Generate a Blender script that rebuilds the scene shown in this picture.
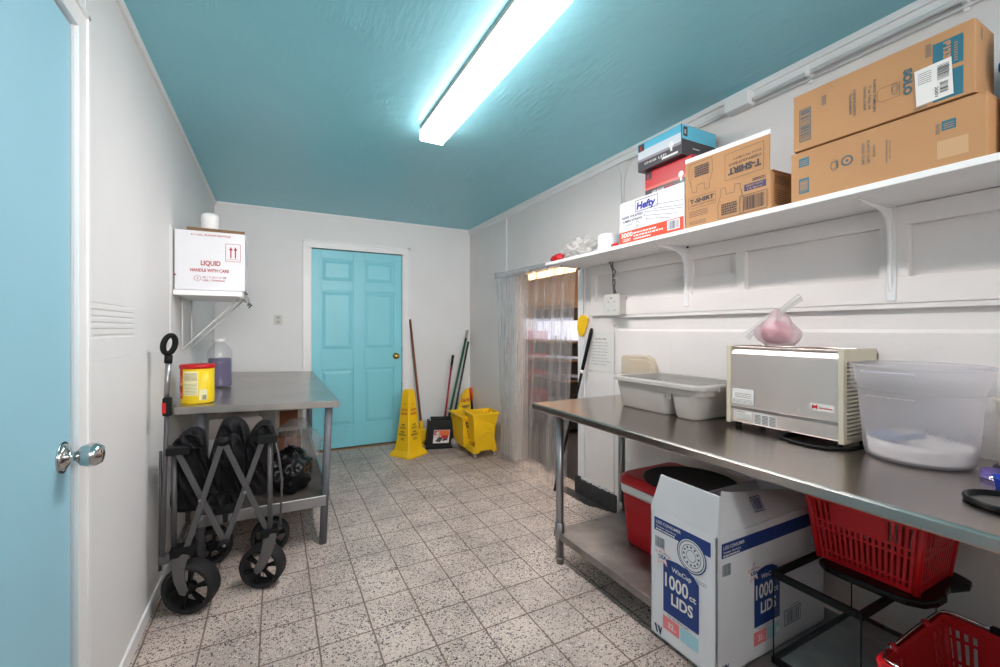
import bpy, bmesh, math, random
from mathutils import Vector, Matrix, noise
PI = math.pi
SC = bpy.context.scene
for o in list(bpy.data.objects): bpy.data.objects.remove(o)
# ------------------------------------------------------------ camera, world, exposure
cd = bpy.data.cameras.new('camera'); cam = bpy.data.objects.new('camera', cd)
SC.collection.objects.link(cam); SC.camera = cam
cam.location = (0, 0, 1.25); cam.rotation_euler = (PI/2, 0, -math.radians(27.62))
cd.sensor_width = 36; cd.lens = 36*0.430; cd.shift_y = -0.0045; cd.clip_start = 0.02
w = bpy.data.worlds.new('world'); SC.world = w; w.use_nodes = True
w.node_tree.nodes['Background'].inputs[0].default_value = (0.9, 0.95, 1, 1)
w.node_tree.nodes['Background'].inputs[1].default_value = 0.3
SC.view_settings.view_transform = 'Standard'; SC.view_settings.look = 'None'
SC.view_settings.gamma = 1; SC.view_settings.use_curve_mapping = False
SC.view_settings.exposure = 2.12
SC.cycles.transparent_max_bounces = 24
LAMP_POWER = 13        # emission of the ceiling fixtures' diffusers
# added fill light behind the camera, brightens the far end; no real source there
ld = bpy.data.lights.new('fill_behind', 'AREA'); ld.shape = 'RECTANGLE'; ld.size = 1.8; ld.size_y = 0.8; ld.spread = math.radians(68)
ld.energy = 4.0; ld.color = (1.0, 0.97, 0.95)
lo = bpy.data.objects.new('fill_behind', ld); SC.collection.objects.link(lo)
lo.location = (0.5, -1.35, 1.95); lo.rotation_euler = (PI/2+.02, 0, -.03)

# ------------------------------------------------------------ materials
def srgb(c):
    return tuple((v/255/12.92 if v/255 <= .04045 else ((v/255+.055)/1.055)**2.4) for v in c)
def mat(name, col, rough=.5, metal=0, bump=None, var=None, trans=0, ior=1.45, emis=0, coat=0, alpha=1, spec=.5, sss=0):
    m = bpy.data.materials.new(name); m.use_nodes = True
    nt = m.node_tree; b = nt.nodes['Principled BSDF']; N = nt.nodes.new; L = nt.links.new
    c = srgb(col) + (1,)
    b.inputs['Base Color'].default_value = c; b.inputs['Roughness'].default_value = rough
    b.inputs['Metallic'].default_value = metal; b.inputs['IOR'].default_value = ior
    b.inputs['Transmission Weight'].default_value = trans; b.inputs['Coat Weight'].default_value = coat
    b.inputs['Specular IOR Level'].default_value = spec; b.inputs['Alpha'].default_value = alpha
    tc = N('ShaderNodeTexCoord')
    if emis: b.inputs['Emission Color'].default_value = c; b.inputs['Emission Strength'].default_value = emis
    if var:                                  # (scale, amount) soft colour variation
        n = N('ShaderNodeTexNoise'); n.inputs['Scale'].default_value = var[0]; n.inputs['Detail'].default_value = 5
        L(tc.outputs['Object'], n.inputs['Vector'])
        r = N('ShaderNodeMapRange'); r.inputs[1].default_value = .3; r.inputs[2].default_value = .7
        r.inputs[3].default_value = 1-var[1]; r.inputs[4].default_value = 1+var[1]*.4
        L(n.outputs['Fac'], r.inputs[0])
        mx = N('ShaderNodeVectorMath'); mx.operation = 'SCALE'; mx.inputs[0].default_value = c[:3]
        L(r.outputs[0], mx.inputs['Scale']); L(mx.outputs[0], b.inputs['Base Color'])
    if bump:                                 # (scale, strength, (stretch))
        n = N('ShaderNodeTexNoise'); n.inputs['Scale'].default_value = bump[0]; n.inputs['Detail'].default_value = 4
        mp = N('ShaderNodeMapping'); L(tc.outputs['Object'], mp.inputs['Vector'])
        if len(bump) > 2: mp.inputs['Scale'].default_value = bump[2]
        L(mp.outputs[0], n.inputs['Vector'])
        bp = N('ShaderNodeBump'); bp.inputs['Strength'].default_value = bump[1]; bp.inputs['Distance'].default_value = .01
        L(n.outputs['Fac'], bp.inputs['Height']); L(bp.outputs[0], b.inputs['Normal'])
    return m
def film(name, col, clear=.75, gloss=.1, rough=.1, trl=0.0, bump=None, ior=1.25):
    """thin see-through plastic: mix of transparent, diffuse/translucent and a glossy coat"""
    m = bpy.data.materials.new(name); m.use_nodes = True; nt = m.node_tree; nt.nodes.clear(); N = nt.nodes.new; L = nt.links.new
    c = srgb(col) + (1,)
    t = N('ShaderNodeBsdfTransparent'); t.inputs[0].default_value = (1, 1, 1, 1)
    d = N('ShaderNodeBsdfDiffuse'); d.inputs[0].default_value = c
    tl = N('ShaderNodeBsdfTranslucent'); tl.inputs[0].default_value = c
    m0 = N('ShaderNodeMixShader'); m0.inputs[0].default_value = trl; L(d.outputs[0], m0.inputs[1]); L(tl.outputs[0], m0.inputs[2])
    m1 = N('ShaderNodeMixShader'); m1.inputs[0].default_value = clear; L(m0.outputs[0], m1.inputs[1]); L(t.outputs[0], m1.inputs[2])
    g = N('ShaderNodeBsdfGlossy'); g.inputs['Roughness'].default_value = rough
    fr = N('ShaderNodeLayerWeight'); pw = N('ShaderNodeMath'); pw.operation = 'POWER'; pw.inputs[1].default_value = 4; L(fr.outputs['Facing'], pw.inputs[0])
    mm = N('ShaderNodeMath'); mm.operation = 'MULTIPLY_ADD'; mm.use_clamp = True; mm.inputs[1].default_value = .35; mm.inputs[2].default_value = gloss; L(pw.outputs[0], mm.inputs[0])
    m2 = N('ShaderNodeMixShader'); L(mm.outputs[0], m2.inputs[0]); L(m1.outputs[0], m2.inputs[1]); L(g.outputs[0], m2.inputs[2])
    if bump:
        tc = N('ShaderNodeTexCoord'); n = N('ShaderNodeTexNoise'); n.inputs['Scale'].default_value = bump[0]
        L(tc.outputs['Object'], n.inputs['Vector']); bp = N('ShaderNodeBump'); bp.inputs['Strength'].default_value = bump[1]
        bp.inputs['Distance'].default_value = .01; L(n.outputs['Fac'], bp.inputs['Height'])
        for x in (g, d): L(bp.outputs[0], x.inputs['Normal'])
    o = N('ShaderNodeOutputMaterial'); L(m2.outputs[0], o.inputs[0]); return m
M = {}
M['wall'] = mat('white wall paint', (232, 231, 231), .55, bump=(60, .06), var=(1.5, .04))
M['wallb'] = mat('lightened white wall paint', (244, 243, 242), .5, bump=(60, .06), var=(1.5, .03))  # same wall paint, lightened to offset the dim far end; not assigned
M['wallr'] = mat('white wall boards', (234, 228, 226), .45, bump=(40, .08), var=(2.5, .05))
M['trim'] = mat('white gloss trim', (240, 239, 239), .35, bump=(30, .04), var=(6, .03))
M['doorblue'] = mat('turquoise door paint', (138, 216, 230), .38, bump=(90, .04, (6, 1, 1)), var=(2, .04))
M['doorleft'] = mat('turquoise door paint, worn', (156, 206, 224), .5, bump=(60, .03), var=(1.2, .05))
M['black'] = mat('black plastic', (18, 18, 20), .5, spec=.25)
M['blackg'] = mat('glossy black plastic', (10, 10, 12), .32, spec=.3)
M['rubber'] = mat('black rubber', (34, 33, 35), .75, bump=(80, .1), var=(9, .3))
M['steel'] = mat('brushed stainless steel', (184, 174, 168), .22, 1, bump=(30, .05, (40, 1, 40)), var=(3, .08))
M['steeld'] = mat('satin steel sheet', (160, 154, 152), .55, 1, bump=(30, .08), var=(7, .35))
M['legs'] = mat('galvanized leg', (160, 160, 162), .34, .9)
M['legd'] = mat('grey painted leg', (104, 106, 112), .5, .1, var=(9, .1))
M['chrome'] = mat('chrome', (200, 198, 196), .12, 1)
M['brass'] = mat('brass', (205, 165, 90), .25, 1)
M['card'] = mat('cardboard', (186, 140, 98), .8, bump=(120, .05, (1, 8, 1)), var=(6, .06))
M['cardd'] = mat('brown cardboard', (128, 98, 72), .85, bump=(100, .06), var=(7, .15))
M['wcard'] = mat('white coated cardboard', (224, 224, 228), .55, bump=(60, .04), var=(4, .05))
M['navy'] = mat('navy print ink', (28, 58, 122), .5)
M['dkblue'] = mat('dark blue ink', (40, 46, 92), .5)
M['teal'] = mat('teal print ink', (40, 108, 128), .55)
M['red'] = mat('red print ink', (196, 40, 44), .5)
M['orange'] = mat('orange red ink', (236, 72, 44), .5)
M['pink'] = mat('pink ink', (238, 130, 138), .5)
M['ltblue'] = mat('pale blue ink', (164, 208, 220), .5)
M['ink'] = mat('dark grey ink', (62, 62, 66), .6)
M['inkb'] = mat('brown black ink', (66, 58, 62), .6)
M['inkt'] = mat('slate ink', (70, 96, 106), .6)
M['white'] = mat('white plastic', (232, 231, 230), .4)
M['offw'] = mat('white paper', (226, 223, 220), .7)
M['yellow'] = mat('yellow plastic', (255, 204, 26), .42, var=(6, .08), bump=(20, .04))
M['redp'] = mat('red plastic', (196, 22, 30), .35, var=(5, .08))
M['redp2'] = mat('red basket plastic', (205, 26, 34), .38, var=(5, .06))
M['greyp'] = mat('grey plastic', (178, 173, 168), .42, var=(5, .04))
M['beige'] = mat('beige painted metal', (205, 196, 176), .5, var=(8, .06))
M['frame'] = mat('grey wagon tube', (88, 86, 88), .42, .3)
M['cloth'] = mat('black fabric', (22, 21, 24), .7, bump=(26, .5), var=(12, .2), spec=.3)
M['steelt'] = mat('satin stainless sheet', (226, 217, 212), .40, 1, bump=(30, .03, (1, 40, 40)))
M['bagb'] = mat('black bin bag', (16, 16, 18), .22, bump=(35, .9))
M['green'] = mat('green metal handle', (26, 88, 58), .4)
M['greenf'] = mat('green mop yarn', (38, 70, 58), .9, bump=(80, .6))
M['redh'] = mat('red metal handle', (160, 38, 52), .35)
M['wood'] = mat('brown wooden handle', (128, 74, 48), .5, bump=(60, .1), var=(8, .1))
M['woodb'] = mat('reddish wood', (134, 76, 44), .55, bump=(30, .2, (1, 1, 8)), var=(8, .2))
M['outlet'] = mat('outlet plastic', (205, 203, 198), .45)
M['purple'] = mat('purple liquid', (92, 76, 130), .15, trans=.25)
M['blue'] = mat('cobalt blue plastic', (32, 70, 200), .25)
M['bluec'] = mat('blue cloth', (44, 112, 196), .7, bump=(30, .5))
M['flour'] = mat('white flour', (236, 228, 226), .9, bump=(40, .2))
M['scoop'] = mat('blue grey scoop plastic', (120, 132, 160), .4)
M['clear'] = film('clear pvc strip', (190, 190, 192), clear=.84, gloss=.02, rough=.12, trl=.5)
M['bag'] = film('clear plastic bag', (232, 234, 236), clear=.72, gloss=.06, rough=.2, trl=.5, bump=(40, .8))
M['bagw'] = film('white plastic film', (235, 232, 230), clear=.3, gloss=.05, rough=.25, trl=.5, bump=(45, .8))
M['pinkbag'] = film('cloudy pink bag', (240, 214, 220), clear=.5, gloss=.05, rough=.2, trl=.4, bump=(45, .8))
M['tub'] = film('frosted clear plastic', (232, 228, 236), clear=.62, gloss=.0, rough=.3, trl=.5)
M['cream'] = mat('cream plastic', (222, 214, 200), .5)
M['glass'] = film('glass pane', (200, 210, 215), clear=.97, gloss=0, rough=.02, ior=1.2)
M['jug'] = film('clear jug', (215, 215, 225), clear=.8, gloss=.05, rough=.1, trl=.4)
M['meat'] = mat('pink red contents', (200, 112, 124), .6, var=(25, .2), bump=(30, .5))
M['darkfloor'] = mat('dark kitchen floor', (60, 56, 56), .35, var=(5, .2))
M['darkbase'] = mat('dark rubber mat', (62, 60, 62), .8, bump=(50, .3), var=(16, .35))
M['warmwall'] = mat('warm kitchen wall', (214, 186, 150), .6)
M['dark'] = mat('dark cabinet', (60, 58, 64), .5)
M['lens'] = mat('lamp diffuser', (255, 247, 245), .4, emis=LAMP_POWER)
M['warmlens'] = mat('warm lamp diffuser', (255, 205, 150), .4, emis=2.5)
M['coollens'] = mat('cool lit window', (215, 228, 255), .4, emis=.22)

def strip_mat():
    m = bpy.data.materials.new('clear ribbed pvc'); m.use_nodes = True; nt = m.node_tree; nt.nodes.clear(); N = nt.nodes.new; L = nt.links.new
    tc = N('ShaderNodeTexCoord'); mp = N('ShaderNodeMapping'); mp.inputs['Scale'].default_value = (95, 95, .12); L(tc.outputs['Object'], mp.inputs[0])
    n = N('ShaderNodeTexNoise'); n.inputs['Scale'].default_value = 1.0; n.inputs['Detail'].default_value = 3; L(mp.outputs[0], n.inputs['Vector'])
    r = N('ShaderNodeMapRange'); r.inputs[1].default_value = .35; r.inputs[2].default_value = .75; r.inputs[3].default_value = .16; r.inputs[4].default_value = .42; L(n.outputs['Fac'], r.inputs[0])
    t = N('ShaderNodeBsdfTransparent'); f = N('ShaderNodeBsdfRefraction'); f.inputs['IOR'].default_value = 1.12; f.inputs['Roughness'].default_value = .12
    a = N('ShaderNodeMixShader'); a.inputs[0].default_value = .5; L(t.outputs[0], a.inputs[1]); L(f.outputs[0], a.inputs[2])
    d = N('ShaderNodeBsdfDiffuse'); d.inputs[0].default_value = (.75, .75, .77, 1); tl = N('ShaderNodeBsdfTranslucent'); tl.inputs[0].default_value = (.75, .75, .77, 1)
    b_ = N('ShaderNodeMixShader'); b_.inputs[0].default_value = .5; L(d.outputs[0], b_.inputs[1]); L(tl.outputs[0], b_.inputs[2])
    c = N('ShaderNodeMixShader'); L(r.outputs[0], c.inputs[0]); L(a.outputs[0], c.inputs[1]); L(b_.outputs[0], c.inputs[2])
    g = N('ShaderNodeBsdfGlossy'); g.inputs['Roughness'].default_value = .12; e = N('ShaderNodeMixShader'); e.inputs[0].default_value = .05
    L(c.outputs[0], e.inputs[1]); L(g.outputs[0], e.inputs[2]); o = N('ShaderNodeOutputMaterial'); L(e.outputs[0], o.inputs[0]); return m
M['strip'] = strip_mat()
def ceiling_mat():
    m = mat('turquoise gloss ceiling paint', (140, 206, 220), .36)
    nt = m.node_tree; N = nt.nodes.new; L = nt.links.new; b = nt.nodes['Principled BSDF']
    tc = N('ShaderNodeTexCoord')
    mp = N('ShaderNodeMapping'); mp.inputs['Scale'].default_value = (1, .16, 1); mp.inputs['Rotation'].default_value = (0, 0, .12)
    L(tc.outputs['Object'], mp.inputs[0])
    n1 = N('ShaderNodeTexNoise'); n1.inputs['Scale'].default_value = 55; n1.inputs['Detail'].default_value = 3; L(mp.outputs[0], n1.inputs['Vector'])
    n2 = N('ShaderNodeTexNoise'); n2.inputs['Scale'].default_value = 2.2; L(tc.outputs['Object'], n2.inputs['Vector'])
    r = N('ShaderNodeMapRange'); r.inputs[1].default_value = .5; r.inputs[2].default_value = .68; L(n2.outputs['Fac'], r.inputs[0])
    mu = N('ShaderNodeMath'); mu.operation = 'MULTIPLY'; L(n1.outputs['Fac'], mu.inputs[0]); L(r.outputs[0], mu.inputs[1])
    n3 = N('ShaderNodeTexNoise'); n3.inputs['Scale'].default_value = 9; n3.inputs['Detail'].default_value = 6; L(tc.outputs['Object'], n3.inputs['Vector'])
    ad = N('ShaderNodeMath'); ad.operation = 'ADD'; L(mu.outputs[0], ad.inputs[0]); L(n3.outputs['Fac'], ad.inputs[1])
    bp = N('ShaderNodeBump'); bp.inputs['Strength'].default_value = .35; bp.inputs['Distance'].default_value = .012
    L(ad.outputs[0], bp.inputs['Height']); L(bp.outputs[0], b.inputs['Normal'])
    return m
M['ceiling'] = ceiling_mat()

def floor_mat():
    m = mat('speckled terrazzo tiles', (170, 160, 155), .5)
    nt = m.node_tree; N = nt.nodes.new; L = nt.links.new; b = nt.nodes['Principled BSDF']
    tc = N('ShaderNodeTexCoord'); P = tc.outputs['Object']
    def noise_(s, d=3, off=None):
        n = N('ShaderNodeTexNoise'); n.inputs['Scale'].default_value = s; n.inputs['Detail'].default_value = d; L(P, n.inputs['Vector']); return n.outputs['Fac']
    def mr(x, a, b_, c=0, d=1):
        r = N('ShaderNodeMapRange'); r.inputs[1].default_value = a; r.inputs[2].default_value = b_; r.inputs[3].default_value = c; r.inputs[4].default_value = d; L(x, r.inputs[0]); return r.outputs[0]
    def mix(f, a, b_):
        x = N('ShaderNodeMix'); x.data_type = 'RGBA'
        L(f, x.inputs[0])
        for s, v in ((6, a), (7, b_)):
            if isinstance(v, tuple): x.inputs[s].default_value = v + (1,)
            else: L(v, x.inputs[s])
        return x.outputs[2]
    def math_(op, a, b_):
        x = N('ShaderNodeMath'); x.operation = op
        for i, v in enumerate((a, b_)):
            if isinstance(v, (int, float)): x.inputs[i].default_value = v
            else: L(v, x.inputs[i])
        return x.outputs[0]
    def chips(s, lo, hi):                       # stone chips of random colour
        v = N('ShaderNodeTexVoronoi'); v.inputs['Scale'].default_value = s; L(P, v.inputs['Vector'])
        sp = N('ShaderNodeSeparateColor'); L(v.outputs['Color'], sp.inputs[0])
        size = mr(sp.outputs[1], 0, 1, .2, .6)
        near = math_('LESS_THAN', v.outputs['Distance'], size)
        return near, sp.outputs[0]
    base = mix(mr(noise_(3.5, 5), .38, .62), srgb((216, 198, 187)), srgb((188, 172, 163)))
    n1, c1 = chips(125, 0, 1)
    dark = math_('MULTIPLY', n1, math_('LESS_THAN', c1, mr(noise_(2.3, 2), .35, .65, .22, .62)))
    lite = math_('MULTIPLY', n1, math_('GREATER_THAN', c1, .8))
    col = mix(dark, base, srgb((84, 72, 74)))
    col = mix(lite, col, srgb((222, 212, 206)))
    n2, c2 = chips(210, 0, 1)
    d2 = math_('MULTIPLY', n2, math_('LESS_THAN', c2, .30))
    col = mix(d2, col, srgb((96, 86, 88)))
    # grout grid
    sp = N('ShaderNodeSeparateXYZ'); L(P, sp.inputs[0])
    wob = math_('MULTIPLY', math_('SUBTRACT', noise_(6, 2), .5), .006)
    def line(ax, off):
        u = math_('FRACT', math_('DIVIDE', math_('ADD', math_('ADD', sp.outputs[ax], wob), off), .207), 0)
        return math_('LESS_THAN', math_('ABSOLUTE', math_('SUBTRACT', u, .5), 0), .017)
    gx = line(0, 10*.207-.154+.1035); gy = line(1, 20*.207-1.825+.1035)
    gyk = math_('MULTIPLY', gy, mr(noise_(1.7, 2), .28, .42))
    g = math_('MAXIMUM', gx, gyk)
    grime = mr(noise_(5, 4), .3, .7)
    grout = mix(grime, srgb((78, 60, 48)), srgb((124, 102, 86)))
    col = mix(math_('MULTIPLY', g, .85), col, grout)
    stain = mr(noise_(1.3, 6), .55, .75, 0, .35)
    col = mix(stain, col, srgb((92, 84, 82)))
    L(col, b.inputs['Base Color'])
    L(mr(noise_(8, 3), .3, .7, .42, .62), b.inputs['Roughness'])
    bp = N('ShaderNodeBump'); bp.inputs['Strength'].default_value = .4; bp.inputs['Distance'].default_value = .002; bp.invert = True
    L(g, bp.inputs['Height']); L(bp.outputs[0], b.inputs['Normal'])
    return m
M['floor'] = floor_mat()

# ------------------------------------------------------------ mesh helpers
def link(o): SC.collection.objects.link(o); return o
class MB:
    def __init__(s): s.bm = bmesh.new(); s.mi = 0
    def _f(s, vs, smooth=False):
        try: f = s.bm.faces.new(vs)
        except ValueError: return None
        f.material_index = s.mi; f.smooth = smooth; return f
    def box(s, x0, y0, z0, x1, y1, z1, mt=None, bev=0):
        c = [(x0,y0,z0),(x1,y0,z0),(x1,y1,z0),(x0,y1,z0),(x0,y0,z1),(x1,y0,z1),(x1,y1,z1),(x0,y1,z1)]
        vs = [s.bm.verts.new(mt @ Vector(p) if mt else p) for p in c]
        fs = [s._f([vs[i] for i in f]) for f in ((0,3,2,1),(4,5,6,7),(0,1,5,4),(1,2,6,5),(2,3,7,6),(3,0,4,7))]
        if bev:
            es = list({e for f in fs for e in f.edges})
            r = bmesh.ops.bevel(s.bm, geom=es, offset=bev, segments=2, profile=.6, affect='EDGES')
            for f in r['faces']: f.material_index = s.mi
        return s
    def hexa(s, pts):           # 8 corners, bottom 4 then top 4
        vs = [s.bm.verts.new(p) for p in pts]
        for f in ((0,3,2,1),(4,5,6,7),(0,1,5,4),(1,2,6,5),(2,3,7,6),(3,0,4,7)): s._f([vs[i] for i in f])
        return s
    def tube(s, pts, r, seg=12, cap=True, smooth=True):
        pts = [Vector(p) for p in pts]; rings = []
        rs = r if isinstance(r, (list, tuple)) else [r]*len(pts)
        up = None
        for i, p in enumerate(pts):
            t = (pts[min(i+1, len(pts)-1)] - pts[max(i-1, 0)]).normalized()
            if up is None: up = t.orthogonal().normalized()
            up = (up - t*up.dot(t)).normalized() if (up - t*up.dot(t)).length > 1e-6 else t.orthogonal().normalized()
            b = t.cross(up)
            rings.append([s.bm.verts.new(p + (up*math.cos(a) + b*math.sin(a))*rs[i]) for a in [2*PI*k/seg for k in range(seg)]])
        for a, b in zip(rings, rings[1:]):
            for k in range(seg): s._f((a[k], a[(k+1)%seg], b[(k+1)%seg], b[k]), smooth)
        if cap: s._f(rings[0][::-1]); s._f(rings[-1])
        return s
    def flat(s, p0, p1, wd, th, nrm=(0, -1, 0)):     # flat bar from p0 to p1
        p0, p1 = Vector(p0), Vector(p1); t = (p1-p0).normalized(); n = Vector(nrm); n = (n - t*n.dot(t)).normalized(); b = t.cross(n)
        q = [p + b*(u*wd/2) + n*(v*th/2) for p in (p0, p1) for u, v in ((-1,-1),(1,-1),(1,1),(-1,1))]
        return s.hexa(q)
    def lathe(s, prof, c=(0,0,0), seg=32, sx=1, sy=1, mt=None, capb=True, capt=True, smooth=True, n4=0):
        """prof: (r, z) list, around z through c"""
        rings = []
        for r, z in prof:
            ring = []
            for k in range(seg):
                a = 2*PI*k/seg; rr = r
                if n4: rr = r/((abs(math.cos(a))**n4+abs(math.sin(a))**n4)**(1/n4))
                p = Vector((c[0]+rr*math.cos(a)*sx, c[1]+rr*math.sin(a)*sy, c[2]+z))
                ring.append(s.bm.verts.new(mt @ p if mt else p))
            rings.append(ring)
        for a, b in zip(rings, rings[1:]):
            for k in range(seg): s._f((a[k], a[(k+1)%seg], b[(k+1)%seg], b[k]), smooth)
        if capb: s._f(rings[0][::-1])
        if capt: s._f(rings[-1])
        return s
    def prism(s, poly, axis, a, b):
        """2D poly extruded along axis ('X','Y','Z') from a to b"""
        def P(u, v, w): return {'X': (w, u, v), 'Y': (u, w, v), 'Z': (u, v, w)}[axis]
        A = [s.bm.verts.new(P(u, v, a)) for u, v in poly]; B = [s.bm.verts.new(P(u, v, b)) for u, v in poly]
        s._f(A[::-1]); s._f(B); n = len(poly)
        for k in range(n): s._f((A[k], A[(k+1)%n], B[(k+1)%n], B[k]))
        return s
    def blob(s, c, r, amp=.1, freq=3, seed=0, sub=4, fn=None, vfreq=1):
        b = bmesh.new(); bmesh.ops.create_icosphere(b, subdivisions=sub, radius=1)
        mp = {}
        for v in b.verts:
            d = v.co.normalized(); q = Vector((d.x*freq, d.y*freq, d.z*freq*vfreq)) + Vector((seed*3.1, seed*1.7, 0))
            k = 1 + amp*noise.noise(q)*2 + amp*.5*noise.noise(q*2.3)
            p = Vector((d.x*r[0]*k, d.y*r[1]*k, d.z*r[2]*k))
            if fn: p = fn(p, d)
            mp[v] = s.bm.verts.new(p + Vector(c))
        for f in b.faces: s._f([mp[v] for v in f.verts], True)
        b.free(); return s
    def grid(s, fn, nu, nv, smooth=True, closeu=False):
        g = [[s.bm.verts.new(fn(i/nu, j/nv)) for j in range(nv+1)] for i in range(nu+(0 if closeu else 1))]
        n = len(g)
        for i in range(nu):
            for j in range(nv): s._f((g[i][j], g[(i+1)%n][j], g[(i+1)%n][j+1], g[i][j+1]), smooth)
        return s
    def build(s, name, m, parent=None, loc=None, norm=True, bevel=0, solid=0, sub=0, local=False, kind=None, label=None):
        """geometry is in world space (or the parent's space when local)"""
        if norm: bmesh.ops.recalc_face_normals(s.bm, faces=s.bm.faces)
        if parent is not None and not local: s.bm.transform(WM[parent.name].inverted())
        if parent is None and loc is not None: s.bm.transform(Matrix.Translation(-Vector(loc)))
        me = bpy.data.meshes.new(name); s.bm.to_mesh(me); s.bm.free()
        for k in (m if isinstance(m, (list, tuple)) else [m]): me.materials.append(M[k] if isinstance(k, str) else k)
        o = link(bpy.data.objects.new(name, me))
        if parent is not None: o.parent = parent; WM[o.name] = WM[parent.name].copy()
        elif loc is not None: o.location = loc; WM[o.name] = Matrix.Translation(loc)
        else: WM[o.name] = Matrix.Identity(4)
        if bevel:
            b = o.modifiers.new('b', 'BEVEL'); b.width = bevel; b.segments = 2; b.limit_method = 'ANGLE'; b.angle_limit = .6
        if solid: q = o.modifiers.new('s', 'SOLIDIFY'); q.thickness = solid; q.offset = 0
        if sub: q = o.modifiers.new('u', 'SUBSURF'); q.levels = q.render_levels = sub
        if kind: o['kind'] = kind
        if label: o['label'] = label
        return o
WM = {}
def thing(name, label, cat, loc=(0,0,0), rz=0, group=None, rx=0, ry=0):
    o = link(bpy.data.objects.new(name, None)); o.empty_display_size = .05
    o.location = loc; o.rotation_euler = (rx, ry, rz); o['label'] = label; o['category'] = cat
    if group: o['group'] = group
    from mathutils import Euler
    WM[o.name] = Matrix.Translation(loc) @ Euler((rx, ry, rz)).to_matrix().to_4x4()
    return o
def tag(o, label, cat, group=None, kind=None):
    o['label'] = label; o['category'] = cat
    if group: o['group'] = group
    if kind: o['kind'] = kind
    return o
def copy_tree(src, loc, label=None, rz=None):
    r = src.copy(); SC.collection.objects.link(r); r.location = loc
    if rz is not None: r.rotation_euler.z = rz
    if label: r['label'] = label
    for ch in list(src.children):
        c = ch.copy(); SC.collection.objects.link(c); c.parent = r
        for g in ch.children:
            d = g.copy(); SC.collection.objects.link(d); d.parent = c
    return r

class Ink:
    """flat printing on a plane: origin O, directions u, v; outward normal u x v"""
    def __init__(s, O, u, v):
        s.O = Vector(O); s.u = Vector(u).normalized(); s.v = Vector(v).normalized(); s.n = s.u.cross(s.v).normalized()
        s.b = MB(); s.mats = []; s.lv = 0
    def _m(s, m):
        if m not in s.mats: s.mats.append(m)
        s.b.mi = s.mats.index(m)
    def _p(s, x, y): return s.O + s.u*x + s.v*y + s.n*(.0006 + s.lv*.0004)
    def poly(s, pts, m, lv=0):
        s.lv = lv; s._m(m); s.b._f([s.b.bm.verts.new(s._p(x, y)) for x, y in pts]); return s
    def rect(s, x0, y0, x1, y1, m, lv=0): return s.poly([(x0,y0),(x1,y0),(x1,y1),(x0,y1)], m, lv)
    def frame(s, x0, y0, x1, y1, t, m, lv=1):
        s.rect(x0,y0,x1,y0+t,m,lv); s.rect(x0,y1-t,x1,y1,m,lv); s.rect(x0,y0,x0+t,y1,m,lv); s.rect(x1-t,y0,x1,y1,m,lv); return s
    def line(s, pts, t, m, lv=1):
        for (a, b), (c, d) in zip(pts, pts[1:]):
            dx, dy = c-a, d-b; L = math.hypot(dx, dy) or 1; nx, ny = -dy/L*t/2, dx/L*t/2
            s.poly([(a+nx,b+ny),(a-nx,b-ny),(c-nx,d-ny),(c+nx,d+ny)], m, lv)
        return s
    def ring(s, cx, cy, r, t, m, lv=1, sx=1, n=28):
        return s.line([(cx+r*sx*math.cos(2*PI*k/n), cy+r*math.sin(2*PI*k/n)) for k in range(n+1)], t, m, lv)
    def disc(s, cx, cy, r, m, lv=0, sx=1, n=28):
        return s.poly([(cx+r*sx*math.cos(2*PI*k/n), cy+r*math.sin(2*PI*k/n)) for k in range(n)], m, lv)
    def bars(s, x0, y0, x1, y1, m, lv=1, n=22, seed=1, vertical=False):
        R = random.Random(seed); x = 0; tot = 1.0
        while x < tot:
            wd = R.choice((.6, 1, 1.6))/n; gp = R.choice((.5, .8, 1.2))/n
            a, b = x, min(x+wd*.6, 1)
            if vertical: s.rect(x0, y0+(y1-y0)*a, x1, y0+(y1-y0)*b, m, lv)
            else: s.rect(x0+(x1-x0)*a, y0, x0+(x1-x0)*b, y1, m, lv)
            x += wd*.6 + gp*.7
        return s
    def text(s, t, x, y, h, m, wd=None, lv=2, bold=0, shear=0, vert=False, flip=False, align='l'):
        """cap height h; wd = fitted width; vert: text runs up (+v); flip: rotated half turn"""
        c = bpy.data.curves.new('t', 'FONT'); c.body = t; c.size = 1; c.offset = bold*.6+.012; c.shear = shear; c.resolution_u = 3
        o = bpy.data.objects.new('t', c); SC.collection.objects.link(o)
        dg = bpy.context.evaluated_depsgraph_get(); me = bpy.data.meshes.new_from_object(o.evaluated_get(dg))
        s.lv = lv; s._m(m)
        if len(me.vertices):
            xs = [v.co.x for v in me.vertices]; x0, x1 = min(xs), max(xs); k = h/.70
            kx = (wd/(x1-x0)) if wd and x1 > x0 else k
            W = (x1-x0)*kx; ox = {'l': 0, 'c': -W/2, 'r': -W}[align]
            vs = []
            for v in me.vertices:
                a, b = (v.co.x-x0)*kx+ox, v.co.y*k
                if vert == -1: a, b = b, (wd or 0)-a
                elif vert: a, b = -b, a
                if flip: a, b = -a, -b
                vs.append(s.b.bm.verts.new(s._p(x+a, y+b)))
            for p in me.polygons: s.b._f([vs[i] for i in p.vertices])
        bpy.data.objects.remove(o); bpy.data.meshes.remove(me); bpy.data.curves.remove(c); return s
    def scrib(s, x0, y0, x1, y1, rows, m, lv=1, seed=3, fill=.45):
        """fine print too small to read: broken thin lines"""
        R = random.Random(seed); h = (y1-y0)/rows
        for r in range(rows):
            x = x0
            while x < x1:
                wd = R.uniform(.04, .12)*(x1-x0)
                s.rect(x, y0+r*h, min(x+wd, x1), y0+r*h+h*fill, m, lv); x += wd + .025*(x1-x0)
        return s
    def build(s, name, parent): return s.b.build(name, s.mats, parent, norm=False)
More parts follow.
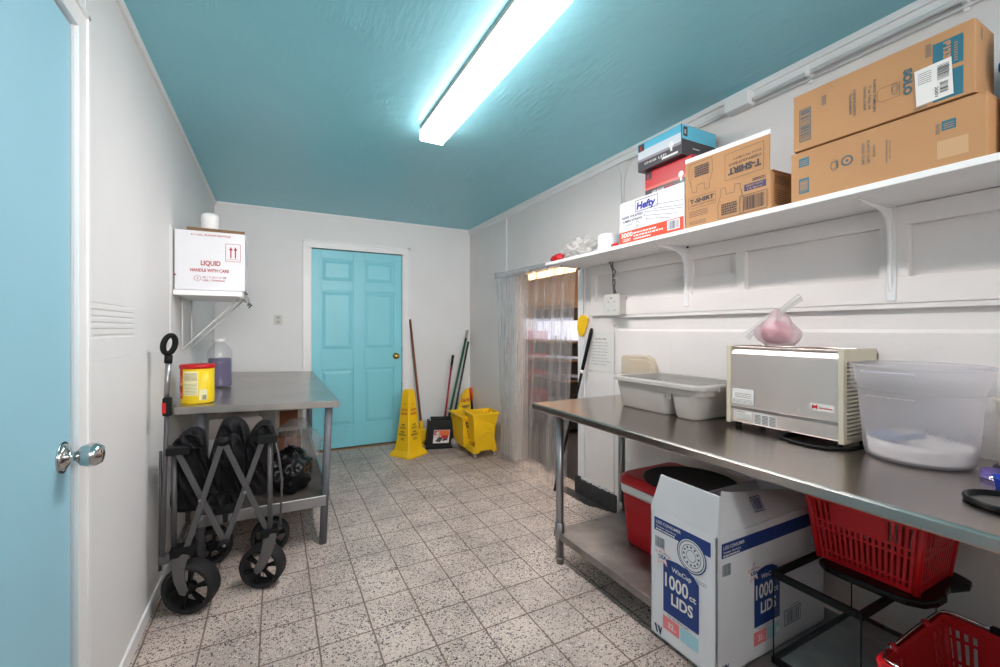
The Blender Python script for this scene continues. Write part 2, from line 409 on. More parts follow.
def ibox(name, label, cat, x0, y0, z0, x1, y1, z1, m, group=None, bev=.003, part='box_body'):
    t = thing(name, label, cat, ((x0+x1)/2, (y0+y1)/2, z0), 0, group)
    b = MB(); b.box(x0, y0, z0, x1, y1, z1); b.build(part, m, t, bevel=bev); return t
# ============================================================ THE SETTING
XL, XR, YB, YF, ZC = -.49, 2.05, 4.69, -1.5, 2.42
def struct(name, b, m, bevel=0): 
    o = b.build(name, m, None, bevel=bevel); o['kind'] = 'structure'; return o
b = MB(); b.box(XL-.14, YF-.14, -.08, XR+.13, YB+.14, 0); struct('floor', b, 'floor')
b = MB(); b.box(XL-.14, YF-.14, ZC, XR+.13, YB+.14, ZC+.06); struct('ceiling', b, 'ceiling')
# left wall with its door opening
D0, D1, DZ = .675, 1.585, 2.083
b = MB()
b.box(XL-.12, YF-.12, 0, XL, D0, ZC).box(XL-.12, D1, 0, XL, YB+.12, ZC).box(XL-.12, D0, DZ, XL, D1, ZC)
# relief of the old boards on this wall
b.box(XL, 1.668, 0, XL+.003, YB, 1.150)
b.box(XL, 1.668, 1.150, XL+.004, 2.146, 1.222)
for k in range(5): b.box(XL, 1.668, 1.232+k*.020, XL+.0035, 2.146, 1.247+k*.020)
b.box(XL, 1.668, 1.332, XL+.002, 2.06, ZC-.035)
b.box(XL, 2.80, 1.15, XL+.004, 3.07, 1.80)
struct('wall_left', b, 'wall', .0015)
# back wall
b = MB()
b.box(XL, YB, 0, .318, YB+.12, ZC).box(1.246, YB, 0, XR, YB+.12, ZC).box(.318, YB, 2.066, 1.246, YB+.12, ZC)
struct('wall_back', b, 'wall')
# right wall: opening for the strip curtain, then built-out boards
O0, O1, OZ = 2.62, 3.56, 1.785
b = MB()
b.box(XR, YF-.12, 0, XR+.12, O0, ZC).box(XR, O1, 0, XR+.12, YB, ZC).box(XR, O0, OZ, XR+.12, O1, ZC)
b.box(2.022, YF, 1.345, XR, 2.45, 1.44).box(2.022, YF, 1.628, XR, 2.45, 1.698)
for y0, y1 in ((.69, .775), (1.30, 1.345), (1.60, 1.66), (2.40, 2.45), (-.2, -.12)): b.box(2.022, y0, 1.44, XR, y1, 1.628)
b.box(2.030, 1.345, 1.44, XR, 1.60, 1.53).box(2.036, 1.66, 1.44, XR, 2.40, 1.50)
b.box(2.026, YF, 1.325, XR, 2.20, 1.345)
b.hexa([(2.036, YF, .16), (XR, YF, .16), (XR, 2.20, .16), (2.036, 2.20, .16), (2.036, YF, 1.236), (XR, YF, 1.250), (XR, 2.20, 1.250), (2.036, 2.20, 1.236)])
b.box(2.043, 2.235, .13, XR, 2.46, 1.28)
for y in (1.1, .2, 1.75): b.box(2.034, y, .16, 2.0365, y+.004, 1.236)
struct('wall_right', b, 'wallr', .002)
b = MB(); b.box(XL-.12, YF-.12, 0, XR+.12, YF, ZC); struct('wall_front', b, 'wall')
# trims
def trim(n, fn, m='trim', bevel=.002):
    b = MB(); fn(b); return struct('trim_%d' % n, b, m, bevel)
trim(1, lambda b: b.box(XL, D1, 0, XL+.012, D1+.075, DZ+.075).box(XL, D0-.075, DZ, XL+.012, D1, DZ+.075).box(XL, D0-.075, 0, XL+.012, D0, DZ)
     .box(XL, D1+.055, 0, XL+.017, D1+.075, DZ+.07).box(XL, D0-.07, DZ+.055, XL+.017, D1+.07, DZ+.075))
trim(2, lambda b: b.box(.25, YB-.014, 0, .318, YB, 2.066).box(1.246, YB-.014, 0, 1.314, YB, 2.066).box(.25, YB-.014, 2.066, 1.314, YB, 2.134)
     .box(.244, YB-.02, 0, .262, YB, 2.134).box(1.302, YB-.02, 0, 1.320, YB, 2.14).box(.244, YB-.02, 2.12, 1.32, YB, 2.14))
trim(3, lambda b: b.box(XL, YF, ZC-.035, XL+.014, YB, ZC))
trim(4, lambda b: b.box(XR-.012, YF, ZC-.062, XR, YB, ZC).box(XR-.026, YF, ZC-.028, XR, YB, ZC))
trim(5, lambda b: b.box(XL+.02, YB-.012, ZC-.02, XR-.02, YB, ZC))
trim(6, lambda b: b.box(XR-.008, 3.765, 0, XR, 3.80, ZC-.062))
trim(7, lambda b: b.box(XR-.012, O0-.075, .14, XR, O0, 1.70).box(XR-.012, O1, 0, XR, O1+.07, OZ).box(XR, O0, 0, XR+.12, O0+.008, OZ))
trim(8, lambda b: b.box(1.24, YB-.004, 0, 1.246, YB+.02, 2.066).box(.318, YB-.004, 0, .325, YB+.02, 2.066))
b = MB(); b.box(XL, D1+.075, 0, XL+.012, YB, .062); struct('baseboard_left', b, 'trim', .004)
b = MB(); R = random.Random(3)
pts = [(1.957+.006*R.random(), 2.82-k*.06) for k in range(8)] + [(1.99, 2.36), (2.02, 2.28), (2.044, 2.215)]
b.prism(pts+[(2.0449, 2.82)], 'Z', 0, .006)
tag(b.build('floor_mat', 'darkbase', None), 'dark grey rubber mat strip on the floor along the wall below the paper note', 'mat')
b = MB(); b.box(1.30, YB-.008, 0, XR, YB, .05); struct('baseboard_back', b, 'wall', .003)
R = random.Random(4)
b = MB()                                         # rough dark base where the wall boards end
for k in range(17):
    y = 2.21+k*.026; b.box(2.034, y, 0, XR+.004, y+.026, .125+R.uniform(-.01, .012))
struct('baseboard_right', b, 'darkbase')
b = MB()                                         # ragged edge of plaster
for k in range(26):
    y = 2.235+k*.013; z = .128+R.uniform(-.006, .006)
    b.box(2.032, y, z, 2.044, y+R.uniform(.006, .012), z+R.uniform(.006, .016))
struct('trim_9', b, 'white')

# left door (flush, worn turquoise)
b = MB(); b.box(XL-.045, D0+.006, .012, XL-.002, D1-.008, DZ-.006)
dl = b.build('door_1', 'doorleft', None, bevel=.003); dl['kind'] = 'structure'
def knob(parent, c, ax, sc, m, egg=False):
    c = Vector(c); rot = Vector((0,0,1)).rotation_difference(Vector(ax)).to_matrix().to_4x4(); mt = Matrix.Translation(c) @ rot
    prof = [(0,0),(.034,0),(.036,.004),(.030,.010),(.014,.016),(.011,.024),(.015,.030)]
    prof += [(.026,.038),(.031,.052),(.030,.068),(.022,.080),(.008,.083),(0,.083)] if egg else [(.026,.036),(.031,.046),(.030,.056),(.020,.064),(0,.066)]
    q = MB(); q.lathe([(r*sc, z*sc) for r, z in prof], seg=28, mt=mt, capb=False, capt=False)
    return q.build('door_knob', m, parent)
knob(dl, (XL-.002, 1.525, .914), (1, 0, 0), 1.0, 'chrome', True)
b = MB(); b.tube([(XL-.002, 1.525, .914), (XL+.001, 1.525, .914)], .041, 28); b.build('knob_rose', 'chrome', dl)

# six-panel door in the back wall
b = MB(); X0, X1, y0 = .327, 1.237, YB+.028
b.box(X0, y0, .022, X1, y0+.03, 2.058)
xs = [X0, .412, .726, .838, 1.152, X1]; zs = [.022, .25, .83, 1.034, 1.645, 1.737, 1.970, 2.058]
for i in (0, 2, 4): b.box(xs[i], y0-.014, .022, xs[i+1], y0, 2.058)
for j in (0, 2, 4, 6):
    for i in (1, 3): b.box(xs[i], y0-.014, zs[j], xs[i+1], y0, zs[j+1])
for j in (1, 3, 5):
    for i in (1, 3):
        a, c_, e, f = xs[i], xs[i+1], zs[j], zs[j+1]
        q = .012; r = .045
        b.hexa([(a+q, y0-.001, e+q), (c_-q, y0-.001, e+q), (c_-q, y0-.001, f-q), (a+q, y0-.001, f-q),
                (a+r, y0-.011, e+r), (c_-r, y0-.011, e+r), (c_-r, y0-.011, f-r), (a+r, y0-.011, f-r)])
db = b.build('door_2', 'doorblue', None, bevel=.003); db['kind'] = 'structure'
knob(db, (1.172, y0-.014, .955), (0, -1, 0), .95, 'brass')
b = MB()
b.box(1.2375, y0-.016, .55, 1.243, y0, .66).box(1.2375, y0-.016, 1.0, 1.243, y0, 1.05); b.build('latch_plate', 'black', db)
b = MB(); b.box(.318, YB-.005, 0, 1.246, YB+.1, .012); struct('trim_10', b, mat('tan threshold', (150, 118, 88), .6))
b = MB(); b.box(.318, YB+.06, .012, 1.246, YB+.11, 2.066); struct('trim_11', b, 'black')
# outlet on the back wall
t = thing('electrical_outlet', 'small beige outlet plate on the white back wall left of the turquoise door', 'outlet', (.026, YB, 1.29))
b = MB(); b.box(-.010, YB-.007, 1.292, .062, YB, 1.386); b.build('cover_plate', 'outlet', t, bevel=.003)
for z in (1.318, 1.360):
    b = MB(); b.box(.012, YB-.009, z-.013, .040, YB-.006, z+.013)
    b.box(.019, YB-.0095, z-.004, .0215, YB-.0085, z+.006).box(.0305, YB-.0095, z-.004, .033, YB-.0085, z+.006)
    b.build('socket', 'greyp', t)

# the kitchen beyond the strip curtain
b = MB(); b.box(XR+.13, 1.8, -.08, 5.2, 7.6, 0); struct('floor', b, 'darkfloor')
b = MB(); b.box(5.2, 1.8, 0, 5.3, 7.6, 2.7); struct('wall_kitchen_east', b, 'warmwall')
b = MB(); b.box(XR+.13, 7.6, 0, 5.3, 7.7, 2.7); struct('wall_kitchen_north', b, 'warmwall')
b = MB(); b.box(XR+.13, 1.7, 0, 5.3, 1.8, 2.7); struct('wall_kitchen_south', b, 'warmwall')
b = MB(); b.box(XR+.12, 4.7, 0, XR+.17, 7.6, 2.7); struct('wall_kitchen_west', b, 'warmwall')
b = MB(); b.box(XR+.12, 1.7, 2.7, 5.3, 7.7, 2.76); struct('ceiling', b, 'warmwall')
t = thing('pendant_light', 'warm lit strip light glowing through the top of the clear strip curtain', 'lamp', (4.3, 6.0, 2.15))
b = MB(); b.box(3.75, 5.2, 2.16, 4.05, 6.6, 2.20); b.build('housing', 'white', t, bevel=.01)
b = MB(); b.box(3.77, 5.22, 2.12, 4.03, 6.58, 2.16); b.build('diffuser', 'warmlens', t, bevel=.01)
b = MB(); b.tube([(3.9, 5.5, 2.20), (3.9, 5.5, 2.70)], .006, 6).tube([(3.9, 6.3, 2.20), (3.9, 6.3, 2.70)], .006, 6); b.build('suspension_rod', 'legs', t)
t = thing('ceiling_light', 'added unseen kitchen light that brightens the back corner through the strip curtain', 'light fixture', (3.0, 4.0, 2.7))  # unseen lamp, added to light the back corner through the curtain
b = MB(); b.box(2.85, 3.3, 2.66, 3.15, 4.7, 2.70); b.build('housing', 'white', t, bevel=.004)
b = MB(); b.box(2.87, 3.32, 2.62, 3.13, 4.68, 2.66); b.build('diffuser', mat('kitchen fill diffuser', (255, 246, 238), .4, emis=8), t, bevel=.004)
t = thing('reach_in_cooler', 'white lit display cooler seen blurred through the strip curtain', 'cooler', (4.9, 5.9, 0))
b = MB(); b.box(4.6, 4.9, 0, 5.18, 7.3, 1.02).box(4.6, 4.9, 1.40, 5.18, 7.3, 1.62); b.build('cabinet', 'dark', t, bevel=.01)
b = MB(); b.box(4.64, 4.95, 1.02, 5.18, 7.25, 1.40); b.build('lit_window', 'coollens', t)
t = thing('storage_rack', 'dark metal rack behind the strip curtain with pale rims on its shelves', 'rack', (3.3, 4.55, 0))
b = MB()
for x, y in ((3.05, 4.15), (3.05, 5.0), (3.5, 4.15), (3.5, 5.0)): b.tube([(x, y, 0), (x, y, 1.16)], .015, 8)
b.build('post', 'dark', t)
for z in (.2, .62, .86, 1.08):
    b = MB(); b.box(3.03, 4.12, z, 3.52, 5.03, z+.025); b.build('shelf', 'steel', t)
    b = MB(); b.box(3.10, 4.2, z-.15, 3.48, 4.95, z-.005) if z > .5 else b.box(3.1, 4.2, .03, 3.48, 4.95, .19); b.build('crate', 'dark', t)
t = tag(MB().box(3.55, 5.7, 0, 3.85, 6.1, 1.22).build('trash_bin', 'redp', None, bevel=.02), 'tall red bin seen dimly through the left side of the strip curtain', 'bin')

# ============================================================ CEILING LAMPS
M_SIDE = mat('diffuser side', (255, 248, 244), .4, emis=2.4)
def lamp(y0, y1, label, lens='lens'):
    t = thing('ceiling_light', label, 'light fixture', (.815, (y0+y1)/2, ZC), 0)
    b = MB(); b.box(.742, y0+.004, ZC-.022, .888, y1-.004, ZC); b.build('housing', 'greyp', t, bevel=.002)
    b = MB(); z0 = ZC-.076
    poly = [(.745, ZC-.020), (.747, z0+.004), (.751, z0), (.879, z0), (.883, z0+.004), (.885, ZC-.020)]
    b.prism(poly, 'Y', y0+.004, y1-.004); 
    for f in b.bm.faces:
        if abs(f.calc_center_median().x-.815) > .05 and abs(f.calc_center_median().z-z0) > .004: f.material_index = 1
    b.build('diffuser', [lens, M_SIDE], t, bevel=.002)
    b = MB(); b.prism([(.743, ZC-.019), (.745, z0+.002), (.749, z0-.002), (.881, z0-.002), (.885, z0+.002), (.887, ZC-.019)], 'Y', y1-.005, y1+.002)
    b.build('end_cap', mat('end diffuser', (255, 248, 244), .4, emis=3), t)
    return t
lamp(1.16, 2.42, 'long white fluorescent ceiling light glowing on the turquoise ceiling')
lamp(-1.15, .11, 'added second ceiling light, out of view above and behind the viewer', mat('added lamp diffuser', (255, 249, 243), .4, emis=3.8))  # out-of-view lamp, added as fill from behind the camera
# conduit run and junction box high on the right wall
t = thing('electrical_conduit', 'white painted conduit pipes with straps running high along the right wall', 'conduit', (2.03, 1.3, 2.33))
b = MB(); b.tube([(2.024, 1.26, 2.347), (2.024, -1.2, 2.347)], .0095, 10).tube([(2.040, 1.26, 2.326), (2.040, -1.2, 2.322)], .006, 10); b.build('pipe', 'trim', t)
b = MB(); b.tube([(2.036, 1.385, 2.345), (2.036, 2.1, 2.350)], .006, 8); b.build('pipe', 'trim', t)
for y in (1.02, .55, .05):
    b = MB(); b.box(2.010, y-.008, 2.333, 2.040, y+.008, 2.359).box(2.040, y-.008, 2.308, XR, y+.008, 2.370); b.build('strap', 'trim', t, bevel=.003)
b = MB(); b.box(1.985, 1.262, 2.322, XR-.001, 1.385, 2.391); b.build('junction_box', 'white', t, bevel=.004)
t = thing('wall_cable', 'two thin white cables running down the right wall behind the straw box', 'cable', (2.04, 2.18, 1.75))
def arc(p0, p1, p2, n=10):
    p0, p1, p2 = map(Vector, (p0, p1, p2)); return [p0*(1-s)**2 + p1*2*s*(1-s) + p2*s*s for s in [k/n for k in range(n+1)]]
b = MB(); b.tube([(2.043, 2.205, 2.352), (2.043, 2.17, 2.28), (2.043, 2.165, 2.0), (2.043, 2.185, 1.725)], .005, 8); b.build('cable', 'trim', t)
b = MB(); b.tube([(2.035, 2.05, 2.352)] + arc((2.043, 2.05, 2.352), (2.043, 2.14, 2.31), (2.043, 2.145, 2.18)) + [(2.043, 2.145, 1.98), (2.043, 2.15, 1.725)], .005, 8); b.build('cable', 'trim', t)

# ============================================================ STRIP CURTAIN
t = thing('strip_curtain', 'clear ribbed plastic strip curtain hanging over the doorway in the right wall', 'curtain', (2.0, 3.2, 0))
b = MB()
def bar(u, v):
    y = 2.60+u*1.20; x = 2.035 - .055*u - (.05*max(0, u-.85)/.15); return Vector((x, y, 1.745+.062*v))
b.grid(bar, 24, 2); b.build('mounting_rail', film('rail film', (225, 228, 232), clear=.6, gloss=.03, rough=.15, trl=.4), t, solid=.003)
b = MB()
for k in range(14):
    p = bar((k+.5)/14, .45); b.tube([p+Vector((.002, 0, 0)), p+Vector((-.006, 0, 0))], .006, 8)
b.build('rivets', 'chrome', t)
R = random.Random(8); NS = 9
for k in range(NS):
    yc = 2.70+k*.125; wd = .165; xt = (2.028 - .05*((yc-2.6)/1.24)) - (.008 if k % 2 else 0); xb = 1.945-(.018 if k % 2 else 0)+R.uniform(-.01, .01)
    if k == NS-1: xt -= .05
    if k >= NS-1: xb = 1.995
    tw = R.uniform(-.03, .03)
    def st(u, v, yc=yc, wd=wd, xt=xt, xb=xb, tw=tw, k=k):
        z = 1.775-v*(1.765+R0[k]); y = yc+(u-.5)*wd+tw*v*.4
        x = xt+(xb-xt)*min(1, v*1.15)-.010*math.sin(PI*u)+.0018*math.sin(u*2*PI*9)
        return Vector((min(x, 2.044), y, z))
    R0 = {k: R.uniform(-.012, 0)}
    b = MB(); b.grid(st, 54, 8); b.build('strip', 'strip', t)
# ============================================================ RIGHT WORK TABLE
TZ, SZ = .835, .166
t = thing('work_table', 'long stainless steel work table with undershelf along the right wall', 'table', (1.65, .85, 0))
b = MB()
b.prism([(1.288, TZ), (2.018, TZ), (2.018, TZ-.036), (2.012, TZ-.036), (2.012, TZ-.004), (1.296, TZ-.004), (1.296, TZ-.036), (1.284, TZ-.036), (1.280, TZ-.030), (1.280, TZ-.006)], 'Y', -.37, 2.060)
b.box(1.296, 2.052, TZ-.036, 2.012, 2.060, TZ-.002)
b.build('tabletop', 'steel', t, bevel=.0015)
for n, (x, y) in enumerate(((1.350, 1.89), (1.85, 1.955), (1.350, -.28), (1.85, -.28))):
    b = MB(); b.tube([(x, y, .03), (x, y, TZ-.006)], .0205, 20)
    lg = b.build('leg', 'legs', t)
    b = MB(); b.lathe([(.014, 0), (.020, .004), (.021, .02), (.024, .022), (.024, .034), (.0205, .036)], (x, y, 0), 20); b.build('foot', 'steeld', lg)
    b = MB(); b.lathe([(.021, .13), (.026, .132), (.026, .215), (.021, .217)], (x, y, 0), 20); b.build('shelf_collar', 'legs', lg)
b = MB(); b.box(1.338, -.26, SZ-.004, 1.90, 1.93, SZ).box(1.338, -.26, SZ-.036, 1.344, 1.93, SZ-.003).box(1.896, -.26, SZ-.036, 1.90, 1.93, SZ-.003).box(1.34, 1.924, SZ-.036, 1.90, 1.93, SZ-.003)
b.build('undershelf', 'steeld', t, bevel=.0015)

# grey bus tub
t = thing('bus_tub', 'grey plastic bus tub with a thick rim on the steel work table', 'tub', (1.82, 1.53, TZ))
def rrect(x0, y0, x1, y1, r, n=5):
    P = []
    for cx, cy, a0 in ((x1-r, y1-r, 0), (x0+r, y1-r, 90), (x0+r, y0+r, 180), (x1-r, y0+r, 270)):
        for k in range(n+1):
            a = math.radians(a0+90*k/n); P.append((cx+r*math.cos(a), cy+r*math.sin(a)))
    return P
def loft(b, secs, capb=True, capt=False, smooth=True):
    rings = [[b.bm.verts.new((x, y, z)) for x, y in P] for P, z in secs]
    for A, B in zip(rings, rings[1:]):
        n = len(A)
        for k in range(n): b._f((A[k], A[(k+1)%n], B[(k+1)%n], B[k]), smooth)
    if capb: b._f(rings[0][::-1])
    if capt: b._f(rings[-1])
    return b
zb, zr = TZ+.001, TZ+.163
for (a0, a1, xf) in ((1.455, 1.775, 1.668), (1.300, 1.420, 1.668)):
    b = MB(); m = .030
    loft(b, [(rrect(xf+.006, a0+.006, 1.955, a1-.006, .03), zb), (rrect(xf-.002, a0, 1.965, a1, .035), zb+.010), (rrect(xf-.022, a0-.016, 1.985, a1+.014, .04), zb+.118)], True, False)
    loft(b, [(rrect(xf+.010, a0+.010, 1.950, a1-.010, .03), zb+.006), (rrect(xf-.016, a0-.010, 1.979, a1+.008, .036), zb+.118)], True, False)
    b.build('basin', 'greyp', t)
b = MB()
loft(b, [(rrect(1.645, 1.262, 1.988, 1.792, .045), zb+.112), (rrect(1.640, 1.256, 1.992, 1.797, .048), zr-.016)], False, False)
loft(b, [(rrect(1.655, 1.272, 1.978, 1.782, .04), zb+.112), (rrect(1.652, 1.268, 1.981, 1.786, .04), zr-.004)], False, False)
b.build('collar', 'greyp', t)
b = MB()
o_, i_ = rrect(1.624, 1.240, 2.006, 1.812, .055), rrect(1.655, 1.272, 1.978, 1.782, .042)
loft(b, [(o_, zr-.020), (o_, zr-.006), (rrect(1.627, 1.243, 2.003, 1.809, .053), zr), (i_, zr), (i_, zr-.02)], False, False, False)
b.build('rim', 'greyp', t, bevel=.002)
b = MB(); b.box(1.655, 1.425, zb+.085, 1.978, 1.452, zb+.11); b.build('divider', 'greyp', t)
for y in (1.232, 1.806):
    b = MB(); b.box(1.74, y, zr-.028, 1.89, y+.014, zr-.004); b.build('handle', 'greyp', t, bevel=.004)

# clear bag / food holder leaning behind the tub
t = thing('plastic_container', 'cream translucent plastic container standing on its side behind the grey tub', 'container', (2.0, 1.97, TZ))
CF = film('cream film', (236, 224, 206), clear=.25, gloss=.02, rough=.25, trl=.4)
b = MB(); b.prism([(1.83, TZ), (2.11, TZ), (2.115, 1.06), (2.105, 1.082), (1.90, 1.090), (1.865, 1.075), (1.835, 1.02), (1.825, .95)], 'X', 1.994, 2.028); b.build('container', CF, t, bevel=.008)
b = MB(); b.prism([(1.85, TZ+.02), (2.04, TZ+.02), (2.045, 1.03), (2.03, 1.06), (1.90, 1.065), (1.87, 1.05), (1.85, .98)], 'X', 1.988, 1.996); b.build('lid', CF, t, bevel=.006)

# toaster
TX, T0, T1, TB, TT = 1.73, .757, 1.187, TZ+.018, 1.181
t = thing('conveyor_toaster', 'boxy stainless steel commercial toaster with beige louvred ends on the table', 'toaster', (1.85, .97, TZ))
b = MB(); b.box(TX, T0+.016, TB+.006, 1.965, T1-.016, TT-.036); b.build('body', 'steelt', t, bevel=.004)
b = MB(); b.box(TX-.004, T0+.014, TB+.072, TX, T1-.014, TT-.034)
b.prism([(TX-.004, TT-.034), (TX, TT-.034), (TX+.012, TT-.018), (TX+.008, TT-.016)], 'Y', T0+.014, T1-.014); b.build('front_panel', 'steelt', t, bevel=.0015)
b = MB(); b.box(TX-.001, T0+.014, TB+.060, TX+.003, T1-.014, TB+.071); b.build('seam', 'steeld', t)
b = MB(); b.box(TX+.03, T0+.016, TT-.036, 1.962, T1-.016, TT-.026)
b.box(TX+.004, T0+.016, TT-.014, TX+.03, T1-.016, TT-.004).box(1.94, T0+.016, TT-.036, 1.965, T1-.016, TT-.004)
b.build('top_tray', 'steel', t, bevel=.002)
b = MB()
for k in range(9): b.box(TX+.03, T0+.02+k*.022, TT-.020, 1.94, T0+.030+k*.022, TT-.016)
b.build('top_grille', 'steeld', t)
for sgn, y in ((1, T1), (-1, T0)):
    b = MB(); ya, yb = (y-.016, y) if sgn > 0 else (y, y+.016)
    b.box(TX-.010, ya, TB, TX+.014, yb, TT).box(1.955, ya, TB, 1.972, yb, TT-.02).prism([(TX+.01, TT-.045), (1.96, TT-.05), (1.972, TT-.022), (1.955, TT-.002), (TX+.01, TT)], 'Y', ya, yb)
    b.box(TX+.01, ya, TB, 1.96, yb, TB+.014)
    ym = ya+.010 if sgn > 0 else ya
    for k in range(19):
        z = TB+.018+k*.0138; b.box(TX+.012, ya if sgn > 0 else y-.003, z, 1.957, yb+.003 if sgn > 0 else yb, z+.006)
    b.build('louvred_end', 'beige', t, bevel=.001)
    b = MB(); b.box(TX+.012, ya+.004, TB+.01, 1.957, yb-.004, TT-.05); b.build('vent_backing', 'steeld', t)
for x in (TX+.03, 1.93):
    for y in (T0+.03, T1-.03):
        b = MB(); b.tube([(x, y, TZ), (x, y, TB+.006)], .012, 10); b.build('foot', 'blackg', t)
k = Ink((TX-.0045, T1, TB), (0, -1, 0), (0, 0, 1))     # width .43
k.rect(.022, .082, .118, .150, 'offw'); k.frame(.022, .082, .118, .150, .0012, 'inkt')
k.scrib(.036, .112, .104, .134, 3, 'ink', seed=5, fill=.3); k.scrib(.028, .087, .112, .107, 4, 'ink', seed=6, fill=.3)
k.rect(.325, .104, .400, .128, 'offw'); k.poly([(.330,.108),(.330,.126),(.339,.120),(.348,.126),(.348,.108),(.339,.113)], 'red', 1)
k.scrib(.352, .112, .395, .118, 1, 'red', seed=2, fill=.8)
k.build('nameplate', t)
k = Ink((TX-.0006, T1, TB), (0, -1, 0), (0, 0, 1))
k.rect(.030, .022, .105, .056, 'offw'); k.rect(.112, .010, .205, .056, 'offw')
k.text('WARNING', .034, .048, .005, 'ink', .045); k.scrib(.034, .025, .100, .046, 5, 'ink', seed=2, fill=.35)
for j in range(3): k.scrib(.118+j*.029, .013, .142+j*.029, .052, 7, 'ink', seed=9+j, fill=.6)
k.build('rating_labels', t)
b = MB(); b.tube([(1.93, .90, TZ+.006), (1.80, .97, TZ+.005), (1.70, .955, TZ+.005), (1.672, .90, TZ+.005), (1.665, .83, TZ+.005), (1.68, .785, TZ+.005), (1.74, .750, TZ+.005), (1.82, .748, TZ+.005), (1.90, .755, TZ+.005), (1.95, .80, TZ+.006)], .005, 8)
b.build('power_cord', 'black', t)

# tied pink bag on the toaster
t = thing('tied_plastic_bag', 'cloudy plastic bag of pink contents knotted with upright ends on the toaster', 'bag', (1.80, 1.03, TT-.004))
bc = Vector((1.82, 1.035, TT+.062))
def pinch(p, d):
    if d.z > .1: p = Vector((p.x*(1-.45*d.z), p.y*(1-.55*d.z), p.z*(1+.10*d.z)))
    if d.z < -.5: p.z = max(p.z, -.062)
    f = 1+.05*math.sin(9*math.atan2(d.y, d.x))*max(0, d.z+.3); return Vector((p.x*f, p.y*f, p.z))
b = MB(); b.blob(bc, (.070, .082, .078), .09, 2, 3, 4, pinch); b.build('bag', 'pinkbag', t)
b = MB(); b.blob(bc-Vector((0, 0, .008)), (.048, .060, .046), .08, 3, 1, 3, lambda p, d: Vector((p.x, p.y, max(p.z, -.053)))); b.build('contents', 'meat', t)
b = MB(); tp = bc+Vector((-.01, .008, .060))
def tail(b, pts, ws, seed):
    R = random.Random(seed); pts = [Vector(p) for p in pts]
    def fn(u, v):
        s_ = u*(len(pts)-1); i = min(int(s_), len(pts)-2); p = pts[i].lerp(pts[i+1], s_-i); w_ = ws[i]*(1-(s_-i))+ws[i+1]*(s_-i)
        tg = (pts[i+1]-pts[i]).normalized(); pe = Vector((0, -tg.z, tg.y)).normalized() if abs(tg.y)+abs(tg.z) > 1e-6 else Vector((0, 1, 0))
        a = v*PI*2; return p + pe*(w_*math.cos(a)) + Vector((.3*w_*math.sin(a)+.002*math.sin(a*5), 0, 0))
    b.grid(fn, 14, 16)
tail(b, [tp+Vector((0,0,-.022)), tp+Vector((0,-.018,.006)), tp+Vector((.0,-.055,.038)), tp+Vector((0,-.105,.072))], [.030, .014, .013, .016], 1)
tail(b, [tp+Vector((0,0,-.006)), tp+Vector((-.02,.030,-.022)), tp+Vector((-.035,.065,-.060)), tp+Vector((-.04,.090,-.085))], [.018, .012, .015, .020], 2)
b.blob(tp, (.011, .013, .010), .1, 3, 2, 2)
b.build('knotted_end', 'bagw', t)

# round frosted tub with flour
CX, CY = 1.815, .598
t = thing('food_storage_tub', 'round frosted clear tub with flour and a scoop inside on the steel table', 'tub', (CX, CY, TZ))
b = MB(); H = .300
b.lathe([(0, .002), (.118, .002), (.128, .008), (.133, .03), (.143, .16), (.149, .235), (.154, .238), (.158, H-.02), (.160, H-.004), (.167, H-.002), (.167, H)], (CX, CY, TZ), 56, capb=False, capt=False)
b.build('tub_body', 'tub', t)
b = MB(); b.lathe([(.158, H-.010), (.169, H-.008), (.170, H+.001), (.162, H+.003), (.156, H)], (CX, CY, TZ), 56, capb=False, capt=False)
b.lathe([(.150, .222), (.166, .222), (.169, H-.010)], (CX, CY, TZ), 56, capb=False, capt=False); b.build('rim_skirt', film('frosted rim', (236, 232, 238), clear=.72, gloss=.02, rough=.25, trl=.4), t)
def hnd(a0, a1, z0, z1):
    b = MB()
    b.grid(lambda u, v: Vector((CX+(.152+.018*v)*math.cos(a0+(a1-a0)*u), CY+(.152+.018*v)*math.sin(a0+(a1-a0)*u), TZ+z0)), 14, 1)
    b.tube([(CX+.172*math.cos(a0+(a1-a0)*u), CY+.172*math.sin(a0+(a1-a0)*u), TZ+z1-.008) for u in [j/12 for j in range(13)]], .004, 6)
    b.build('handle', 'tub', t)
hnd(math.radians(150), math.radians(196), .205, H-.012); hnd(math.radians(-28), math.radians(12), .205, H-.012)
b = MB()
def fl(u, v):
    a = u*2*PI; r = v*.124; z = .050+.020*math.sin(a+.6)*v+.020*v*v*max(0, math.cos(a+1.9))+.006*noise.noise(Vector((math.cos(a)*2*v, math.sin(a)*2*v, 3)))
    return Vector((CX+r*math.cos(a), CY+r*math.sin(a), TZ+z))
b.grid(fl, 48, 12, closeu=True)
b.grid(lambda u, v: Vector((CX+(.118+.006*v)*math.cos(u*2*PI), CY+(.118+.006*v)*math.sin(u*2*PI), TZ+.011+(fl(u, 1).z-TZ-.011)*v)), 48, 3, closeu=True)
b.build('flour', 'flour', t)
b = MB(); b.blob((CX-.045, CY+.058, TZ+.068), (.022, .050, .018), .02, 1, 1, 3).tube([(CX-.04, CY+.02, TZ+.068), (CX-.03, CY-.03, TZ+.085)], .009, 8); b.build('scoop', 'scoop', t)
